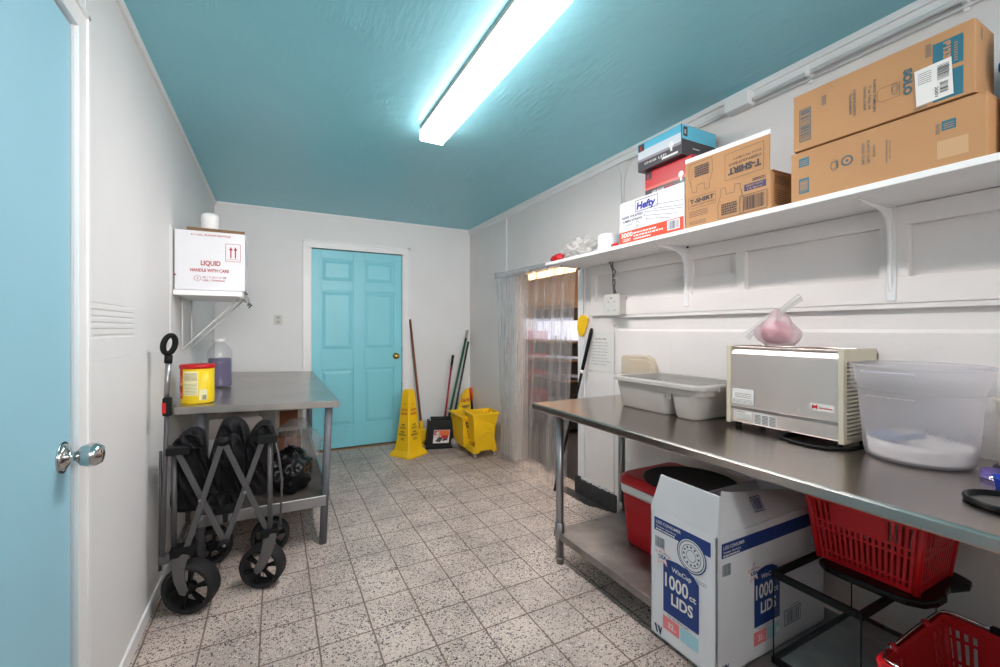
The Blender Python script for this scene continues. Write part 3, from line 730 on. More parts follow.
# felt-pen writing, wrapped round the tub
k = Ink((0, 0, 0), (1, 0, 0), (0, 1, 0)); PEN = mat('faded pen', (120, 128, 142), .6)
for x_, y_, s_ in ((.0, .012, 1.0), (.045, -.004, 1), (.10, .006, .9), (.155, .004, .8)):
    k.line([(x_, y_), (x_+.008, y_+.018*s_), (x_+.014, y_+.001), (x_+.020, y_+.013*s_), (x_+.026, y_), (x_+.034, y_+.016*s_)], .0014, PEN)
for v in k.b.bm.verts:
    x, y = v.co.x, v.co.y; a = math.radians(203)+(x+.0)/.145; r = .1445+.0*y; v.co = Vector((CX+r*math.cos(a), CY+r*math.sin(a), TZ+.092+y))
k.build('felt_pen_writing', t)

# second tub, cut by the frame
C2 = (1.90, .335)
t = thing('food_storage_tub', 'cream tub on a black base at the far right end of the steel table', 'tub', C2+(TZ,))
b = MB(); b.lathe([(0, .012), (.100, .012), (.106, .02), (.112, .20), (.118, .205), (.118, .215), (.108, .215), (.100, .02), (0, .018)], C2+(TZ,), 40, capb=False, capt=False); b.build('tub_body', 'cream', t)
b = MB(); b.lathe([(0, 0), (.112, 0), (.118, .004), (.118, .012), (0, .012)], C2+(TZ,), 40, capb=False, capt=False); b.build('base', 'blackg', t)
# small clear and blue plastic cups
t = thing('measuring_cup', 'small blue plastic cup at the right end of the table', 'cup', (1.665, .372, TZ))
b = MB(); b.lathe([(0, .001), (.022, .001), (.026, .03), (.030, .032), (.028, .034), (.023, .03), (.019, .004), (0, .004)], (1.665, .372, TZ), 26, capb=False, capt=False); b.build('cup', 'blue', t)
t = thing('shallow_dish', 'clear purple tinted shallow plastic dish beside the frosted tub', 'dish', (1.79, .415, TZ))
b = MB(); b.lathe([(.0, .012), (.030, .014), (.036, .022), (.040, .022), (.042, .004), (.044, .002)], (1.775, .408, TZ), 26, capb=False, capt=False); b.build('dish', film('purple film', (120, 100, 190), clear=.4, gloss=.12), t)
t = thing('pan_lid', 'round black rimmed lid lying on the front right end of the steel table', 'lid', (1.522, .335, TZ))
b = MB(); b.lathe([(.066, .001), (.078, .001), (.080, .010), (.078, .014), (.072, .014), (.070, .004), (.066, .004)], (1.522, .335, TZ), 48, capb=False, capt=False); b.build('rim', 'blackg', t)
b = MB(); b.lathe([(0, .003), (.067, .002)], (1.522, .335, TZ), 40, capb=False, capt=False); b.build('plate', 'steeld', t)

# ============================================================ UNDER THE RIGHT TABLE
# cooler
t = thing('cooler', 'red and white drinks cooler on the undershelf of the steel table', 'cooler', (1.77, 1.45, SZ))
b = MB()
loft(b, [(rrect(1.590, 1.285, 1.93, 1.655, .04), SZ), (rrect(1.582, 1.275, 1.94, 1.663, .05), SZ+.02), (rrect(1.566, 1.255, 1.955, 1.675, .05), SZ+.262)], True, True)
b.build('cooler_body', 'redp', t)
b = MB(); loft(b, [(rrect(1.560, 1.250, 1.96, 1.68, .05), SZ+.262), (rrect(1.558, 1.248, 1.962, 1.682, .05), SZ+.305)], True, True); b.build('rim_band', 'white', t)
b = MB(); loft(b, [(rrect(1.556, 1.246, 1.964, 1.684, .05), SZ+.305), (rrect(1.558, 1.248, 1.962, 1.682, .05), SZ+.340), (rrect(1.575, 1.265, 1.945, 1.665, .05), SZ+.352)], True, True); b.build('lid', 'redp', t)
b = MB(); b.box(1.590, 1.4, SZ-.0, 1.60, 1.5, SZ+.012); b.build('foot', 'redp', t)
b = MB(); b.lathe([(0, 0), (.14, 0), (.19, .004), (.205, .010), (.208, .016), (.200, .016), (.18, .010), (0, .008)], (1.74, 1.39, SZ+.353), 64, capb=False, capt=False)
tag(b.build('round_tray', 'black', None, loc=(1.74, 1.39, SZ+.353)), 'large round black lid lying on top of the red cooler', 'lid')

# carton of lids
BX0, BX1, BY0, BY1, BZ1 = 1.200, 1.815, .860, 1.122, .609
t = thing('cardboard_box', 'large white and blue printed 1000 ct LIDS carton with open flaps under the steel table', 'box', (1.5, .98, SZ))
th = .006; b = MB()
b.box(BX0, BY0, SZ, BX1, BY1, SZ+th)
b.box(BX0, BY0, SZ, BX0+th, BY1, BZ1).box(BX1-th, BY0, SZ, BX1, BY1, BZ1).box(BX0, BY0, SZ, BX1, BY0+th, BZ1).box(BX0, BY1-th, SZ, BX1, BY1, BZ1)
b.build('box_body', 'wcard', t, bevel=.0015)
def flapq(q, n, th=.005):
    n = Vector(n).normalized()*th; b = MB(); q = [Vector(p) for p in q]; b.hexa(q + [p+n for p in q]); return b
f1 = flapq([(BX0, BY0-.002, BZ1), (BX0, BY1, BZ1), (BX0-.004, BY1-.050, BZ1+.131), (BX0-.004, BY0-.012, BZ1+.131)], (1, 0, 0)).build('flap', 'wcard', t)
def f2p(u, v, o=0):
    lo = Vector((BX0+.008+(BX1-BX0-.016)*u, BY0+.003, BZ1)); q = u**.8
    hi = Vector((BX0+.012+(BX1-BX0-.03)*u, BY0-.006+.125*q, BZ1+.130*(1-q)+.012)); return lo.lerp(hi, v) + Vector((0, -.35*v, 1)).normalized()*o*.6
b = MB(); b.grid(lambda u, v: f2p(u, v), 16, 4); b.grid(lambda u, v: f2p(u, v, .006), 16, 4); f2 = b.build('flap', 'wcard', t)
f3 = flapq([(BX0+.02, BY1-.004, BZ1), (BX1, BY1-.004, BZ1), (BX1-.02, BY1-.05, BZ1-.10), (BX0+.05, BY1-.05, BZ1-.10)], (0, 1, 0)).build('flap', 'wcard', t)
pO, pU, pV = f2p(.34, .30, .006), f2p(.44, .30, .006), f2p(.34, .75, .006)
k = Ink(pO, pU-pO, pV-pO); k.O += k.n*.004
k.frame(0, 0, .060, .048, .0025, 'navy'); k.bars(.006, .006, .054, .042, 'navy', n=12); k.build('barcode_print', f2)
def wincup(k, W, x0, art, lg):
    """one printed face, x to the right, width W, height .443"""
    k.rect(x0, .372, W-.012 if not art else W-.02, .418, 'navy')
    k.text('L32S CONSUMER', x0+.008, .399, .010, 'offw', .105); k.text('Translucent - Straw Slot Lid', x0+.008, .386, .006, 'offw', .085, bold=.01); k.scrib(x0+.008, .376, x0+.09, .382, 1, 'offw', lv=2, seed=2, fill=.8)
    k.bars(x0+.004, .315, x0+.045, .352, 'inkt', n=12, seed=4)
    c = x0+lg
    pts = [(c, .105), (c+.142, .105), (c+.142, .262), (c+.125, .280), (c+.095, .293), (c+.06, .296), (c+.03, .292), (c, .284)]
    k.poly(pts, 'navy', 1)
    k.text('WinCup', c+.036, .258, .015, 'offw', .078, bold=.01); k.text('1000', c+.008, .196, .046, 'offw', .094, bold=.015)
    k.text('ct', c+.106, .198, .020, 'offw', .026, bold=.02); k.text('LIDS', c+.034, .145, .036, 'offw', .086, bold=.03)
    k.text('FOR USE WITH CUPS:', c+.018, .095, .005, 'ink', .085)
    k.rect(c-.002, .045, c+.066, .090, 'pink'); k.rect(c+.070, .045, c+.140, .090, 'ltblue')
    k.text('32', c+.020, .058, .018, 'offw', .024, bold=.03); k.text('oz', c+.046, .058, .007, 'offw', .009); k.scrib(c+.09, .058, .12, .074, 2, 'white', seed=3)
    # made-in star
    s = []
    for i in range(10):
        r = .034 if i % 2 == 0 else .015; a = PI/2+i*PI/5; s.append((c-.002+r*math.cos(a), .290+r*math.sin(a)))
    k.poly(s, 'wcard', 2); k.line(s+[s[0]], .0018, 'pink', 3); k.text('MADE IN THE', c-.002, .300, .004, 'navy', .03, lv=4, align='c'); k.text('USA', c-.002, .282, .013, 'navy', .034, lv=4, bold=.03, align='c')
    # mark at the bottom corner
    for dx in (0, .014): k.poly([(x0+.0+dx, .040), (x0+.010+dx, .040), (x0+.017+dx, .012), (x0+.010+dx, .012)], 'dkblue', 1)
    k.poly([(x0+.028, .012), (x0+.024, .012), (x0+.030, .040), (x0+.035, .040)], 'dkblue', 1)
k = Ink((BX0, BY1, SZ), (0, -1, 0), (0, 0, 1)); wincup(k, BY1-BY0, .018, True, .040)
cx_, cy_ = .172, .345
k.disc(cx_, cy_, .056, 'navy', 2, 1.0); k.disc(cx_, cy_, .052, 'wcard', 3); k.ring(cx_, cy_, .047, .003, 'inkt', 4); k.ring(cx_, cy_, .036, .002, 'inkt', 4); k.ring(cx_, cy_, .018, .002, 'inkt', 4)
for a in range(0, 360, 30): k.disc(cx_+.028*math.cos(math.radians(a)), cy_+.028*math.sin(math.radians(a)), .004, 'inkt', 5, n=8)
k.scrib(.19, .270, .228, .284, 2, 'inkt', seed=3, fill=.3)
k.build('printed_end', t)
k = Ink((BX0, BY0, SZ), (1, 0, 0), (0, 0, 1)); wincup(k, BX1-BX0, .022, False, .165)
k.frame(.355, .058, .455, .112, .003, 'dkblue'); k.bars(.364, .064, .446, .106, 'inkt', n=22); k.scrib(.39, .118, .45, .124, 1, 'ink')
k.build('printed_side', t)
b = MB(); b.lathe([(0, 0), (.012, 0), (.012, .001), (0, .001)], (0, 0, 0), 16, mt=Matrix.Translation((BX0+.318, BY0-.0005, SZ+.060)) @ Matrix.Rotation(PI/2, 4, 'X')); b.build('round_sticker', 'white', t)

# glass tank
t = thing('glass_tank', 'rectangular glass aquarium tank with black plastic frame under the steel table', 'aquarium', (1.68, .708, SZ))
GX0, GX1, GY0, GY1, GZ = 1.430, 1.938, .585, .831, .466
for z0, z1 in ((SZ, SZ+.022), (GZ-.022, GZ)):
    b = MB(); w_ = .013
    b.box(GX0, GY0, z0, GX1, GY0+w_, z1).box(GX0, GY1-w_, z0, GX1, GY1, z1).box(GX0, GY0+w_, z0, GX0+w_, GY1-w_, z1).box(GX1-w_, GY0+w_, z0, GX1, GY1-w_, z1)
    b.build('frame', 'black', t, bevel=.002)
for n, (x0, y0, x1, y1) in enumerate(((GX0+.003, GY0+.004, GX0+.006, GY1-.004), (GX1-.006, GY0+.004, GX1-.003, GY1-.004), (GX0+.006, GY0+.004, GX1-.006, GY0+.007), (GX0+.006, GY1-.007, GX1-.006, GY1-.004))):
    b = MB(); c4 = [(x0, (y0+y1)/2), (x0, (y0+y1)/2)]
    if x1-x0 < .01: q = [(x0, y0), (x0, y1)]
    else: q = [(x0, y0), (x1, y0)]
    b._f([b.bm.verts.new(p) for p in ((q[0][0], q[0][1], SZ+.02), (q[1][0], q[1][1], SZ+.02), (q[1][0], q[1][1], GZ-.018), (q[0][0], q[0][1], GZ-.018))])
    b.build('glass_pane', 'glass', t, norm=False)
for x, y in ((GX0+.004, GY0+.005), (GX0+.004, GY1-.006), (GX1-.005, GY0+.005), (GX1-.005, GY1-.006)):
    b = MB(); b.box(x-.0015, y-.0015, SZ+.02, x+.0015, y+.0015, GZ-.02); b.build('silicone_seam', 'black', t)
b = MB(); b.box(GX0+.007, GY0+.008, SZ+.006, GX1-.007, GY1-.008, SZ+.010); b.build('base_pane', mat('dusty glass bottom', (150, 150, 148), .5, var=(9, .3)), t)

# black tray on the tank
t = thing('black_tray', 'black plastic tray with a lobed edge lying on the glass tank below the red basket', 'tray', (1.76, .63, GZ))
b = MB()
out = [(1.600, .775), (1.574, .745), (1.568, .70), (1.570, .60), (1.580, .545), (1.605, .512), (1.65, .497), (1.70, .495), (1.735, .505), (1.77, .508), (1.80, .497), (1.835, .485), (1.87, .49), (1.885, .515), (1.90, .55), (1.93, .56), (1.95, .60), (1.95, .72), (1.93, .775)]
loft(b, [(out, GZ), (out, GZ+.022)], True, True, False)
b.build('tray', 'blackg', t, bevel=.006)

# baskets
def basket(name, label, c, W, D, H, rz, taper=.03, handle=None):
    """W along local x, D along local y, top bigger than the base by taper on each side"""
    t = thing(name, label, 'basket', c, rz)
    th = .0035; hw, hd = W/2, D/2
    def wall(b, a0, a1, nrm, n, panel):
        """slatted wall between base corners a0-a1 (2D), leaning outward along nrm"""
        a0, a1, nrm = Vector(a0), Vector(a1), Vector(nrm); L = (a1-a0).length; u = (a1-a0)/L
        def P(x, z, o): 
            q = a0 + u*(x + (x-L/2)*2*taper*z/H/L) + nrm*(taper*z/H + o); return (q.x, q.y, z)
        def cell(x0, x1, z0, z1): b.hexa([P(x0,z0,0), P(x1,z0,0), P(x1,z0,th), P(x0,z0,th), P(x0,z1,0), P(x1,z1,0), P(x1,z1,th), P(x0,z1,th)])
        z = [0, .055, .085, .12, .40, .44, .50, .78, .82, .92, 1.0]
        p = L/n; s = p*.25
        cell(0, L, 0, z[1]*H)
        def holes(z0, z1, i0=0, i1=None):
            i1 = n if i1 is None else i1
            for i in range(i0, i1+1): 
                xa = max(0, i*p-s); xb = min(L, i*p+s)
                cell(xa, xb, z0*H, z1*H)
        def solid(z0, z1, i0=0, i1=None):
            i1 = n if i1 is None else i1; cell(max(0, i0*p), min(L, i1*p), z0*H, z1*H)
        holes(.055, .105); solid(.105, .135); holes(.135, .39); solid(.39, .42); holes(.42, .48); solid(.48, .51)
        k0, k1 = panel
        if k1 > k0:
            solid(.51, 1.0, k0, k1)
            for (i0, i1) in ((0, k0), (k1, n)):
                holes(.51, .74, i0, i1); solid(.74, .77, i0, i1); holes(.77, .86, i0, i1); solid(.86, 1, i0, i1)
        else:
            holes(.51, .74); solid(.74, .77); holes(.77, .86); solid(.86, 1)
    for (a0, a1, nr, n, pn) in (((-hw, -hd), (hw, -hd), (0, -1), 18, (4, 13)), ((hw, hd), (-hw, hd), (0, 1), 18, (4, 13)), ((-hw, hd), (-hw, -hd), (-1, 0), 14, (4, 10)), ((hw, -hd), (hw, hd), (1, 0), 14, (4, 10))):
        b = MB(); wall(b, a0, a1, nr, n, pn); b.build('basket_side', 'redp2', t, local=True)
    for sx in (-1, 1):
        for sy in (-1, 1):
            b = MB(); b.tube([(sx*hw, sy*hd, 0), (sx*(hw+taper), sy*(hd+taper), H)], .010, 10)
            b.build('corner_post', 'redp2', t, local=True)
    b = MB(); b.box(-hw, -hd, 0, hw, hd, .005)
    b.build('base', 'redp2', t, local=True)
    b = MB(); o_ = rrect(-hw-taper-.012, -hd-taper-.012, hw+taper+.012, hd+taper+.012, .03); i_ = rrect(-hw-taper+.002, -hd-taper+.002, hw+taper-.002, hd+taper-.002, .022)
    loft(b, [(i_, H-.016), (o_, H-.016), (o_, H), (i_, H), (i_, H-.016)], False, False, False); b.build('rim', 'redp2', t, local=True, bevel=.002)
    if handle:
        X, Y = hw+taper+.004, hd+taper+.004
        for sg in (1,):
            b = MB(); b.tube([(-X+.06, Y, H+.006), (0, Y+.002, H+.007), (X-.03, Y, H+.008), (X-.008, Y-.008, H+.008), (X, Y-.03, H+.009), (X, -Y+.03, H+.009), (X-.008, -Y+.008, H+.008), (X-.03, -Y, H+.008), (-X+.06, -Y, H+.006)], .0035, 8)
            hd_ = b.build('wire_handle', 'chrome', t, local=True)
            b = MB(); b.box(X-.010, -.06, H+.0, X+.010, .035, H+.018); b.build('grip', 'black', hd_, local=True, bevel=.004)
            b = MB(); b.tube([(-X, -Y+.03, H+.004), (-X, Y-.03, H+.004), (-X+.008, Y-.008, H+.004), (-X+.04, Y, H+.004)], .0035, 8); b.build('wire_handle', 'chrome', t, local=True)
        for x in (-.125, .075):
            b = MB(); b.tube([(x-.012, Y-.012, H), (x, Y-.004, H+.012), (x+.012, Y+.006, H)], .007, 8); b.build('handle_hook', 'redp2', t, local=True)
    for sy in ():
        b = MB(); h = handle; yy = sy*(hd+taper+.004)
        b.tube([(-hw*.45, sy*.02, H+.012), (-hw-.02, sy*.03, H+.008), (-hw-taper-.002, sy*(hd*.6), H+.007), (-hw-taper+.004, yy-.02*sy, H+.006), (-hw*.8, yy, H+.006), (hw*.8, yy, H+.006), (hw+taper-.004, yy-.02*sy, H+.006), (hw+taper+.002, sy*hd*.6, H+.007), (hw+.02, sy*.03, H+.008), (hw*.45, sy*.02, H+.012)][3:7], .004, 8)
        hd_ = b.build('wire_handle', 'chrome', t, local=True)
        b = MB(); b.box(-.055, yy-.009, H-.002, .055, yy+.009, H+.016); b.build('grip', 'black', hd_, local=True, bevel=.004)
    for y in ():
        b = MB(); b.tube([(-hw-taper-.012, y-.012, H), (-hw-taper-.004, y, H+.010), (-hw-taper+.006, y+.012, H)], .007, 8); b.build('handle_hook', 'redp2', t, local=True)
    return t
basket('shopping_basket', 'red slotted plastic basket standing on the black tray under the table edge', (1.735, .660, GZ+.023), .245, .225, .262, math.radians(90), .030)
basket('shopping_basket', 'red shopping basket with wire handles at the bottom right, on the undershelf', (1.575, .395, SZ+.001), .33, .20, .235, 0, .030, handle=True)
# ============================================================ UPPER RIGHT SHELF
HZ = 1.721
t = thing('wall_shelf', 'long white painted board shelf on brackets high on the right wall', 'shelf', (1.88, 1.0, 1.70))
b = MB(); b.box(1.707, -.9, 1.700, 2.049, 2.565, HZ); b.build('board', 'trim', t, bevel=.002)
def bracket(y, zl=1.36):
    b = MB()
    x = 2.021
    b.box(x-.004, y-.013, zl, x, y+.013, 1.699)
    b.box(1.77, y-.013, 1.695, x, y+.013, 1.6995)
    ribs = [(x-.004, zl+.03), (x-.016, zl+.10), (x-.022, 1.60), (x-.040, 1.652), (x-.085, 1.675), (1.79, 1.690), (1.79, 1.695), (x-.004, 1.695)]
    b.prism([(p, q) for p, q in ribs], 'Y', y-.004, y+.004)
    b.build('bracket', 'trim', t, bevel=.001)
bracket(.738, 1.355); bracket(1.633, 1.375); bracket(-.35); 
b = MB(); b.tube([(1.80, 2.50, 1.692), (1.80, 2.50, 1.7)], .008, 8).tube([(1.99, 2.545, 1.690), (1.99, 2.545, 1.7)], .006, 8).tube([(1.99, 1.60, 1.69), (1.99, 1.60, 1.70)], .006, 8); b.build('bolt', 'black', t)

FX = 1.730
def face(x, y1, z0): return Ink((x, y1, z0), (0, -1, 0), (0, 0, 1))   # face towards the room, x grows towards the viewer
def end(x0, y0, z0): return Ink((x0, y0, z0), (1, 0, 0), (0, 0, 1))   # face towards the viewer
# lower long carton
t = ibox('cardboard_box', 'long brown carton at the right of the shelf, lower of the two stacked', 'box', FX, .425, HZ, 1.90, .931, 1.906, 'card', 'brown cartons stacked at the right end of the shelf')
k = face(FX, .931, HZ)
k.rect(.028, .128, .062, .160, 'teal'); k.scrib(.032, .134, .058, .156, 3, 'card', seed=2, fill=.3)
k.rect(.028, .030, .062, .085, 'teal'); k.bars(.032, .035, .058, .080, 'card', n=14, vertical=True)
k.ring(.142, .100, .013, .0018, 'inkt', sx=.8); k.disc(.18, .104, .004, 'inkt')
k.text('CLARITY', .1465, .086, .008, 'inkt', .028, vert=-1); k.ring(.142, .100, .020, .001, 'inkt', sx=.5)
k.ring(.180, .104, .015, .005, 'inkt'); k.text('COLD CUPS', .222, .074, .007, 'inkt', .07, vert=-1); k.text('PLASTIC CUPS', .236, .074, .007, 'inkt', .075, vert=-1); k.text('VASOS', .252, .090, .006, 'inkt', .04, vert=-1)
k.scrib(.285, .060, .289, .135, 12, 'inkt', fill=.6); k.scrib(.294, .070, .297, .130, 12, 'inkt', seed=8, fill=.6)
k.rect(.415, .108, .445, .136, 'teal'); k.scrib(.419, .113, .441, .132, 3, 'card', fill=.4); k.scrib(.402, .102, .411, .134, 8, 'inkt', fill=.5)
k.rect(.405, .028, .470, .080, mat('brown tape', (196, 158, 118), .35)); k.build('printing', t)
b = MB(); b.hexa([(FX-.001, .425, 1.895), (2.0, .425, 1.895), (2.0, .445, 1.911), (FX-.001, .445, 1.909), (FX-.001, .423, 1.90), (2.0, .423, 1.90), (2.0, .448, 1.915), (FX-.001, .448, 1.912)]); b.build('flap', 'card', t)
# upper long carton
t = ibox('cardboard_box', 'long brown cup carton on top of the other at the right end of the shelf', 'box', FX+.002, .448, 1.913, 1.880, .924, 2.122, 'card', 'brown cartons stacked at the right end of the shelf')
k = face(FX+.002, .924, 1.913)
k.frame(.022, .030, .060, .150, .0022, 'inkt'); k.bars(.026, .034, .056, .146, 'inkt', n=24, vertical=True)
k.scrib(.095, .135, .110, .170, 9, 'inkt', seed=11, fill=.5)
k.text('7 oz TALL ml', .232, .060, .007, 'inkt', .075, vert=-1); k.text('PLASTIC TUMBLERS', .245, .045, .007, 'inkt', .105, vert=-1); k.text('TRANSLUCENT', .219, .06, .006, 'inkt', .08, vert=-1)
k.text('VASOS PLASTICO', .190, .055, .007, 'inkt', .09, vert=-1); k.text('TRANSPARENTE', .178, .065, .007, 'inkt', .07, vert=-1)
k.line([(.255, .105), (.255, .075), (.266, .068), (.312, .068), (.312, .112), (.263, .112), (.255, .105)], .0012, 'cardd')
k.ring(.300, .094, .017, .0012, 'inkt', sx=.5); k.ring(.300, .094, .010, .001, 'inkt', sx=.6)
k.text('SOLO', .322, .060, .019, 'inkt', .080, vert=-1, bold=.08)
k.rect(.388, .100, .452, .180, 'teal'); k.rect(.388, .008, .452, .088, 'teal')
k.text('P133X', .412, .104, .014, 'card', .07, vert=-1, bold=.06, lv=3); k.scrib(.420, .108, .427, .170, 8, 'card', lv=2, seed=4, fill=.5); k.scrib(.434, .108, .441, .165, 8, 'card', lv=2, seed=5, fill=.5); k.scrib(.418, .030, .424, .072, 7, 'card', lv=2, seed=6, fill=.5)
for (dx, dy) in ((0, 0),):
    a = .14; P_ = lambda x, y: (.352+x*math.cos(a)-y*math.sin(a)*.3, .012+x*math.sin(a)*.3+y*math.cos(a))
    q = [P_(0, 0), P_(.082, 0), P_(.082, .110), P_(0, .110)]
    k.poly(q, 'offw', 5)
    k.bars(.399, .070, .424, .115, 'ink', lv=7, n=14, vertical=True); k.scrib(.356, .075, .386, .112, 6, 'ink', lv=7, seed=3, fill=.3)
    k.bars(.404, .030, .422, .060, 'ink', lv=7, n=10, vertical=True, seed=7)
    k.text('2001', .394, .022, .007, 'ink', .03, vert=-1, lv=7)
k.scrib(.345, .004, .375, .010, 2, 'inkt', seed=2, fill=.6); k.scrib(.372, .150, .384, .190, 9, 'inkt', seed=12, fill=.5)
k.build('printing', t)
k = end(FX+.002, .448, 1.913); k.scrib(.040, .160, .052, .195, 6, 'inkt', fill=.5); k.build('printing', t)
# carton and blue sack at the far right
t = ibox('cardboard_box', 'brown carton at the extreme right end of the shelf under the blue bag', 'box', FX+.06, .02, HZ, 2.03, .400, 1.915, 'card')
b = MB(); b.box(FX+.0592, .02, 1.81, FX+.06, .400, 1.812); b.build('seam', 'cardd', t)
b = MB(); b.blob((1.885, .30, 2.012), (.115, .125, .10), .10, 3, 2, 4, lambda p, d: Vector((p.x, p.y, max(p.z, -.099)))); tag(b.build('cloth_bundle', 'bluec', None), 'blue plastic bundle on the carton at the right end of the shelf', 'bag')
# carry-out bag carton
t = ibox('cardboard_box', 'brown T-SHIRT carry-out bag carton with its printed flap standing up on the shelf', 'box', FX, 1.009, HZ, 2.03, 1.404, 1.878, 'card')
b = MB(); b.hexa([(FX-.001, 1.012, 1.876), (FX+.005, 1.012, 1.876), (FX+.005, 1.404, 1.876), (FX-.001, 1.404, 1.876), (FX+.002, 1.012, 2.040), (FX+.008, 1.012, 2.040), (FX+.008, 1.404, 2.052), (FX+.002, 1.404, 2.052)])
f = b.build('flap', 'card', t)
b = MB(); b.hexa([(FX+.0005, 1.010, 2.022), (FX+.009, 1.010, 2.022), (FX+.009, 1.406, 2.034), (FX+.0005, 1.406, 2.034), (FX+.0015, 1.010, 2.041), (FX+.010, 1.010, 2.041), (FX+.010, 1.406, 2.054), (FX+.0015, 1.406, 2.054)]); b.build('torn_edge', 'white', t)
b = MB(); b.box(FX+.004, 1.0, 1.876, FX+.30, 1.008, 1.879); b.build('flap_lower', 'card', t)
k = face(FX, 1.404, HZ)
k.frame(.018, .090, .160, .142, .0012, 'inkb'); k.text('T-SHIRT', .026, .114, .018, 'inkb', .126, bold=.06); k.text('CARRY-OUT BAGS', .026, .100, .007, 'inkb', .126)
k.scrib(.022, .052, .120, .082, 4, 'inkb', seed=3, fill=.35); k.scrib(.022, .016, .110, .034, 3, 'inkb', seed=5, fill=.35)
def tee(k, cx, y, s, up=1):
    q = [(-.050,0),(-.052,.060),(-.038,.105),(-.040,.125),(-.020,.128),(-.016,.098),(.016,.098),(.020,.130),(.040,.126),(.040,.106),(.055,.060),(.052,0),(-.050,0)]
    k.line([(cx+a*s*up*1.1, y+b_*s*up) for a, b_ in q], .0016, 'inkb')
    x0, x1 = sorted((cx-.040*s*up, cx+.030*s*up)); y0, y1 = sorted((y+.012*s*up, y+.062*s*up))
    k.scrib(x0, y0, x1, y1, 5, 'inkb', lv=2, seed=6, fill=.7)
    k.line([(cx+.040*s*up, y+.02*s*up), (cx+.052*s*up, y+.10*s*up)], .001, 'inkb')
tee(k, .228, .012, 1.02)
k.rect(.290, .100, .380, .128, 'dkblue'); k.text('HEAVY DUTY', .335, .116, .007, 'card', .07, align='c', lv=3); k.text('1/6 Barrel', .335, .104, .007, 'card', .06, align='c', lv=3)
k.scrib(.325, .134, .378, .148, 2, 'inkb', seed=8, fill=.6)
k.frame(.270, .012, .385, .086, .0022, 'ink'); k.bars(.284, .022, .372, .078, 'inkb', n=20)
k.build('printing', t)
k = Ink((FX+.0005, 1.404, 1.878), (0, -1, 0), (0, 0, 1))
k.frame(.205, .012, .372, .125, .0014, 'inkb'); k.text('T-SHIRT', .362, .058, .026, 'inkb', .142, bold=.06, flip=True); k.text('CARRY-OUT BAGS', .362, .080, .010, 'inkb', .140, flip=True); k.text('BOLSAS TIPO CAMISETA', .362, .098, .007, 'inkb', .12, flip=True)
tee(k, .085, .140, 1.05, -1)
for v in k.b.bm.verts:
    v.co.x -= .0025
k.build('printing', f)
k = end(FX, 1.009, HZ); k.scrib(.03, .11, .13, .145, 5, 'inkb', seed=2, fill=.4); k.scrib(.03, .03, .12, .09, 7, 'inkb', seed=3, fill=.3); k.build('printing', t)
# straw carton
t = ibox('cardboard_box', 'white and orange-red carton of 3000 wrapped straws on the shelf', 'box', FX, 1.410, HZ, 2.02, 1.845, 1.955, 'wcard')
k = face(FX, 1.845, HZ)
k.rect(.003, .001, .432, .070, 'orange'); k.text('3000', .014, .038, .024, 'offw', .088, bold=.03); k.text('COUNT', .026, .014, .016, 'offw', .062, bold=.03)
for j, (ww) in enumerate((.16, .20, .12)): k.scrib(.108, .047-j*.016, .108+ww, .056-j*.016, 1, 'offw', seed=j+2, fill=.9)
k.rect(.335, .018, .410, .066, 'white', 1); k.bars(.342, .022, .403, .062, 'dkblue', lv=2, n=18)
k.frame(.120, .160, .275, .222, .003, 'dkblue'); k.text('Hefty', .130, .172, .036, mat('hefty blue ink', (40, 50, 150), .5), .132, bold=.05, shear=.15)
k.text('PAPER WRAPPED', .020, .140, .013, 'dkblue', .155, shear=.1); k.text('JUMBO STRAWS', .026, .118, .013, 'dkblue', .145, shear=.1); k.scrib(.045, .100, .10, .110, 2, 'inkt', seed=2, fill=.4)
k.ring(.138, .098, .012, .003, 'inkt'); k.scrib(.125, .076, .15, .083, 1, 'inkt')
for (x0, y0, x1, y1) in ((.255, .170, .43, .148), (.250, .150, .43, .124), (.185, .148, .43, .112), (.180, .130, .40, .092), (.200, .110, .36, .080)):
    k.line([(x0, y0), (x1, y1)], .002, 'dkblue'); 
for (x, y) in ((.250, .158), (.184, .138), (.200, .104)): k.line([(x, y-.010), (x, y+.010)], .002, 'dkblue')
k.build('printing', t)
# bulb boxes
def bulbbox(label, x0, y0, z0, x1, y1, z1, top, low, lab):
    t = thing('light_bulb_box', label, 'box', ((x0+x1)/2, (y0+y1)/2, z0), 0)
    b = MB(); b.box(x0, y0, z0, x1, y1, z1); b.build('box_body', low, t, bevel=.002)
    H = z1-z0; L = y1-y0
    k = face(x0, y1, z0)
    k.rect(.002, H*.42, L-.002, H-.002, top[0]); k.rect(.002, H*.33, L-.002, H*.42, top[1], 0); k.rect(.002, H*.72, L-.002, H-.002, top[2], 1)
    k.rect(.006, H-.045, .048, H-.006, 'ink', 2); k.text('K', .018, H-.038, .020, 'red', .016, lv=4, bold=.04)
    k.disc(L-.06, H*.46, .016, 'white', 3); k.rect(L-.066, H*.24, L-.054, H*.38, 'white', 3)
    k.text('LED BULBS', .05, H*.17, .011, 'offw', .08, lv=3); k.rect(L-.12, H*.08, L-.02, H*.15, 'offw', 3); k.text(lab, .145, H*.17, .012, top[3], .05, lv=3)
    k.build('printing', t)
    k = end(x0, y0, z0); W = x1-x0
    k.rect(.002, H*.52, W-.002, H-.002, top[2]); k.rect(.012, H*.62, .042, H-.010, 'ink', 1); k.text('K', .02, H*.70, .020, 'offw', .014, lv=3, bold=.04); k.scrib(.08, H*.25, .13, H*.33, 1, 'offw', seed=2)
    k.build('printing', t); return t
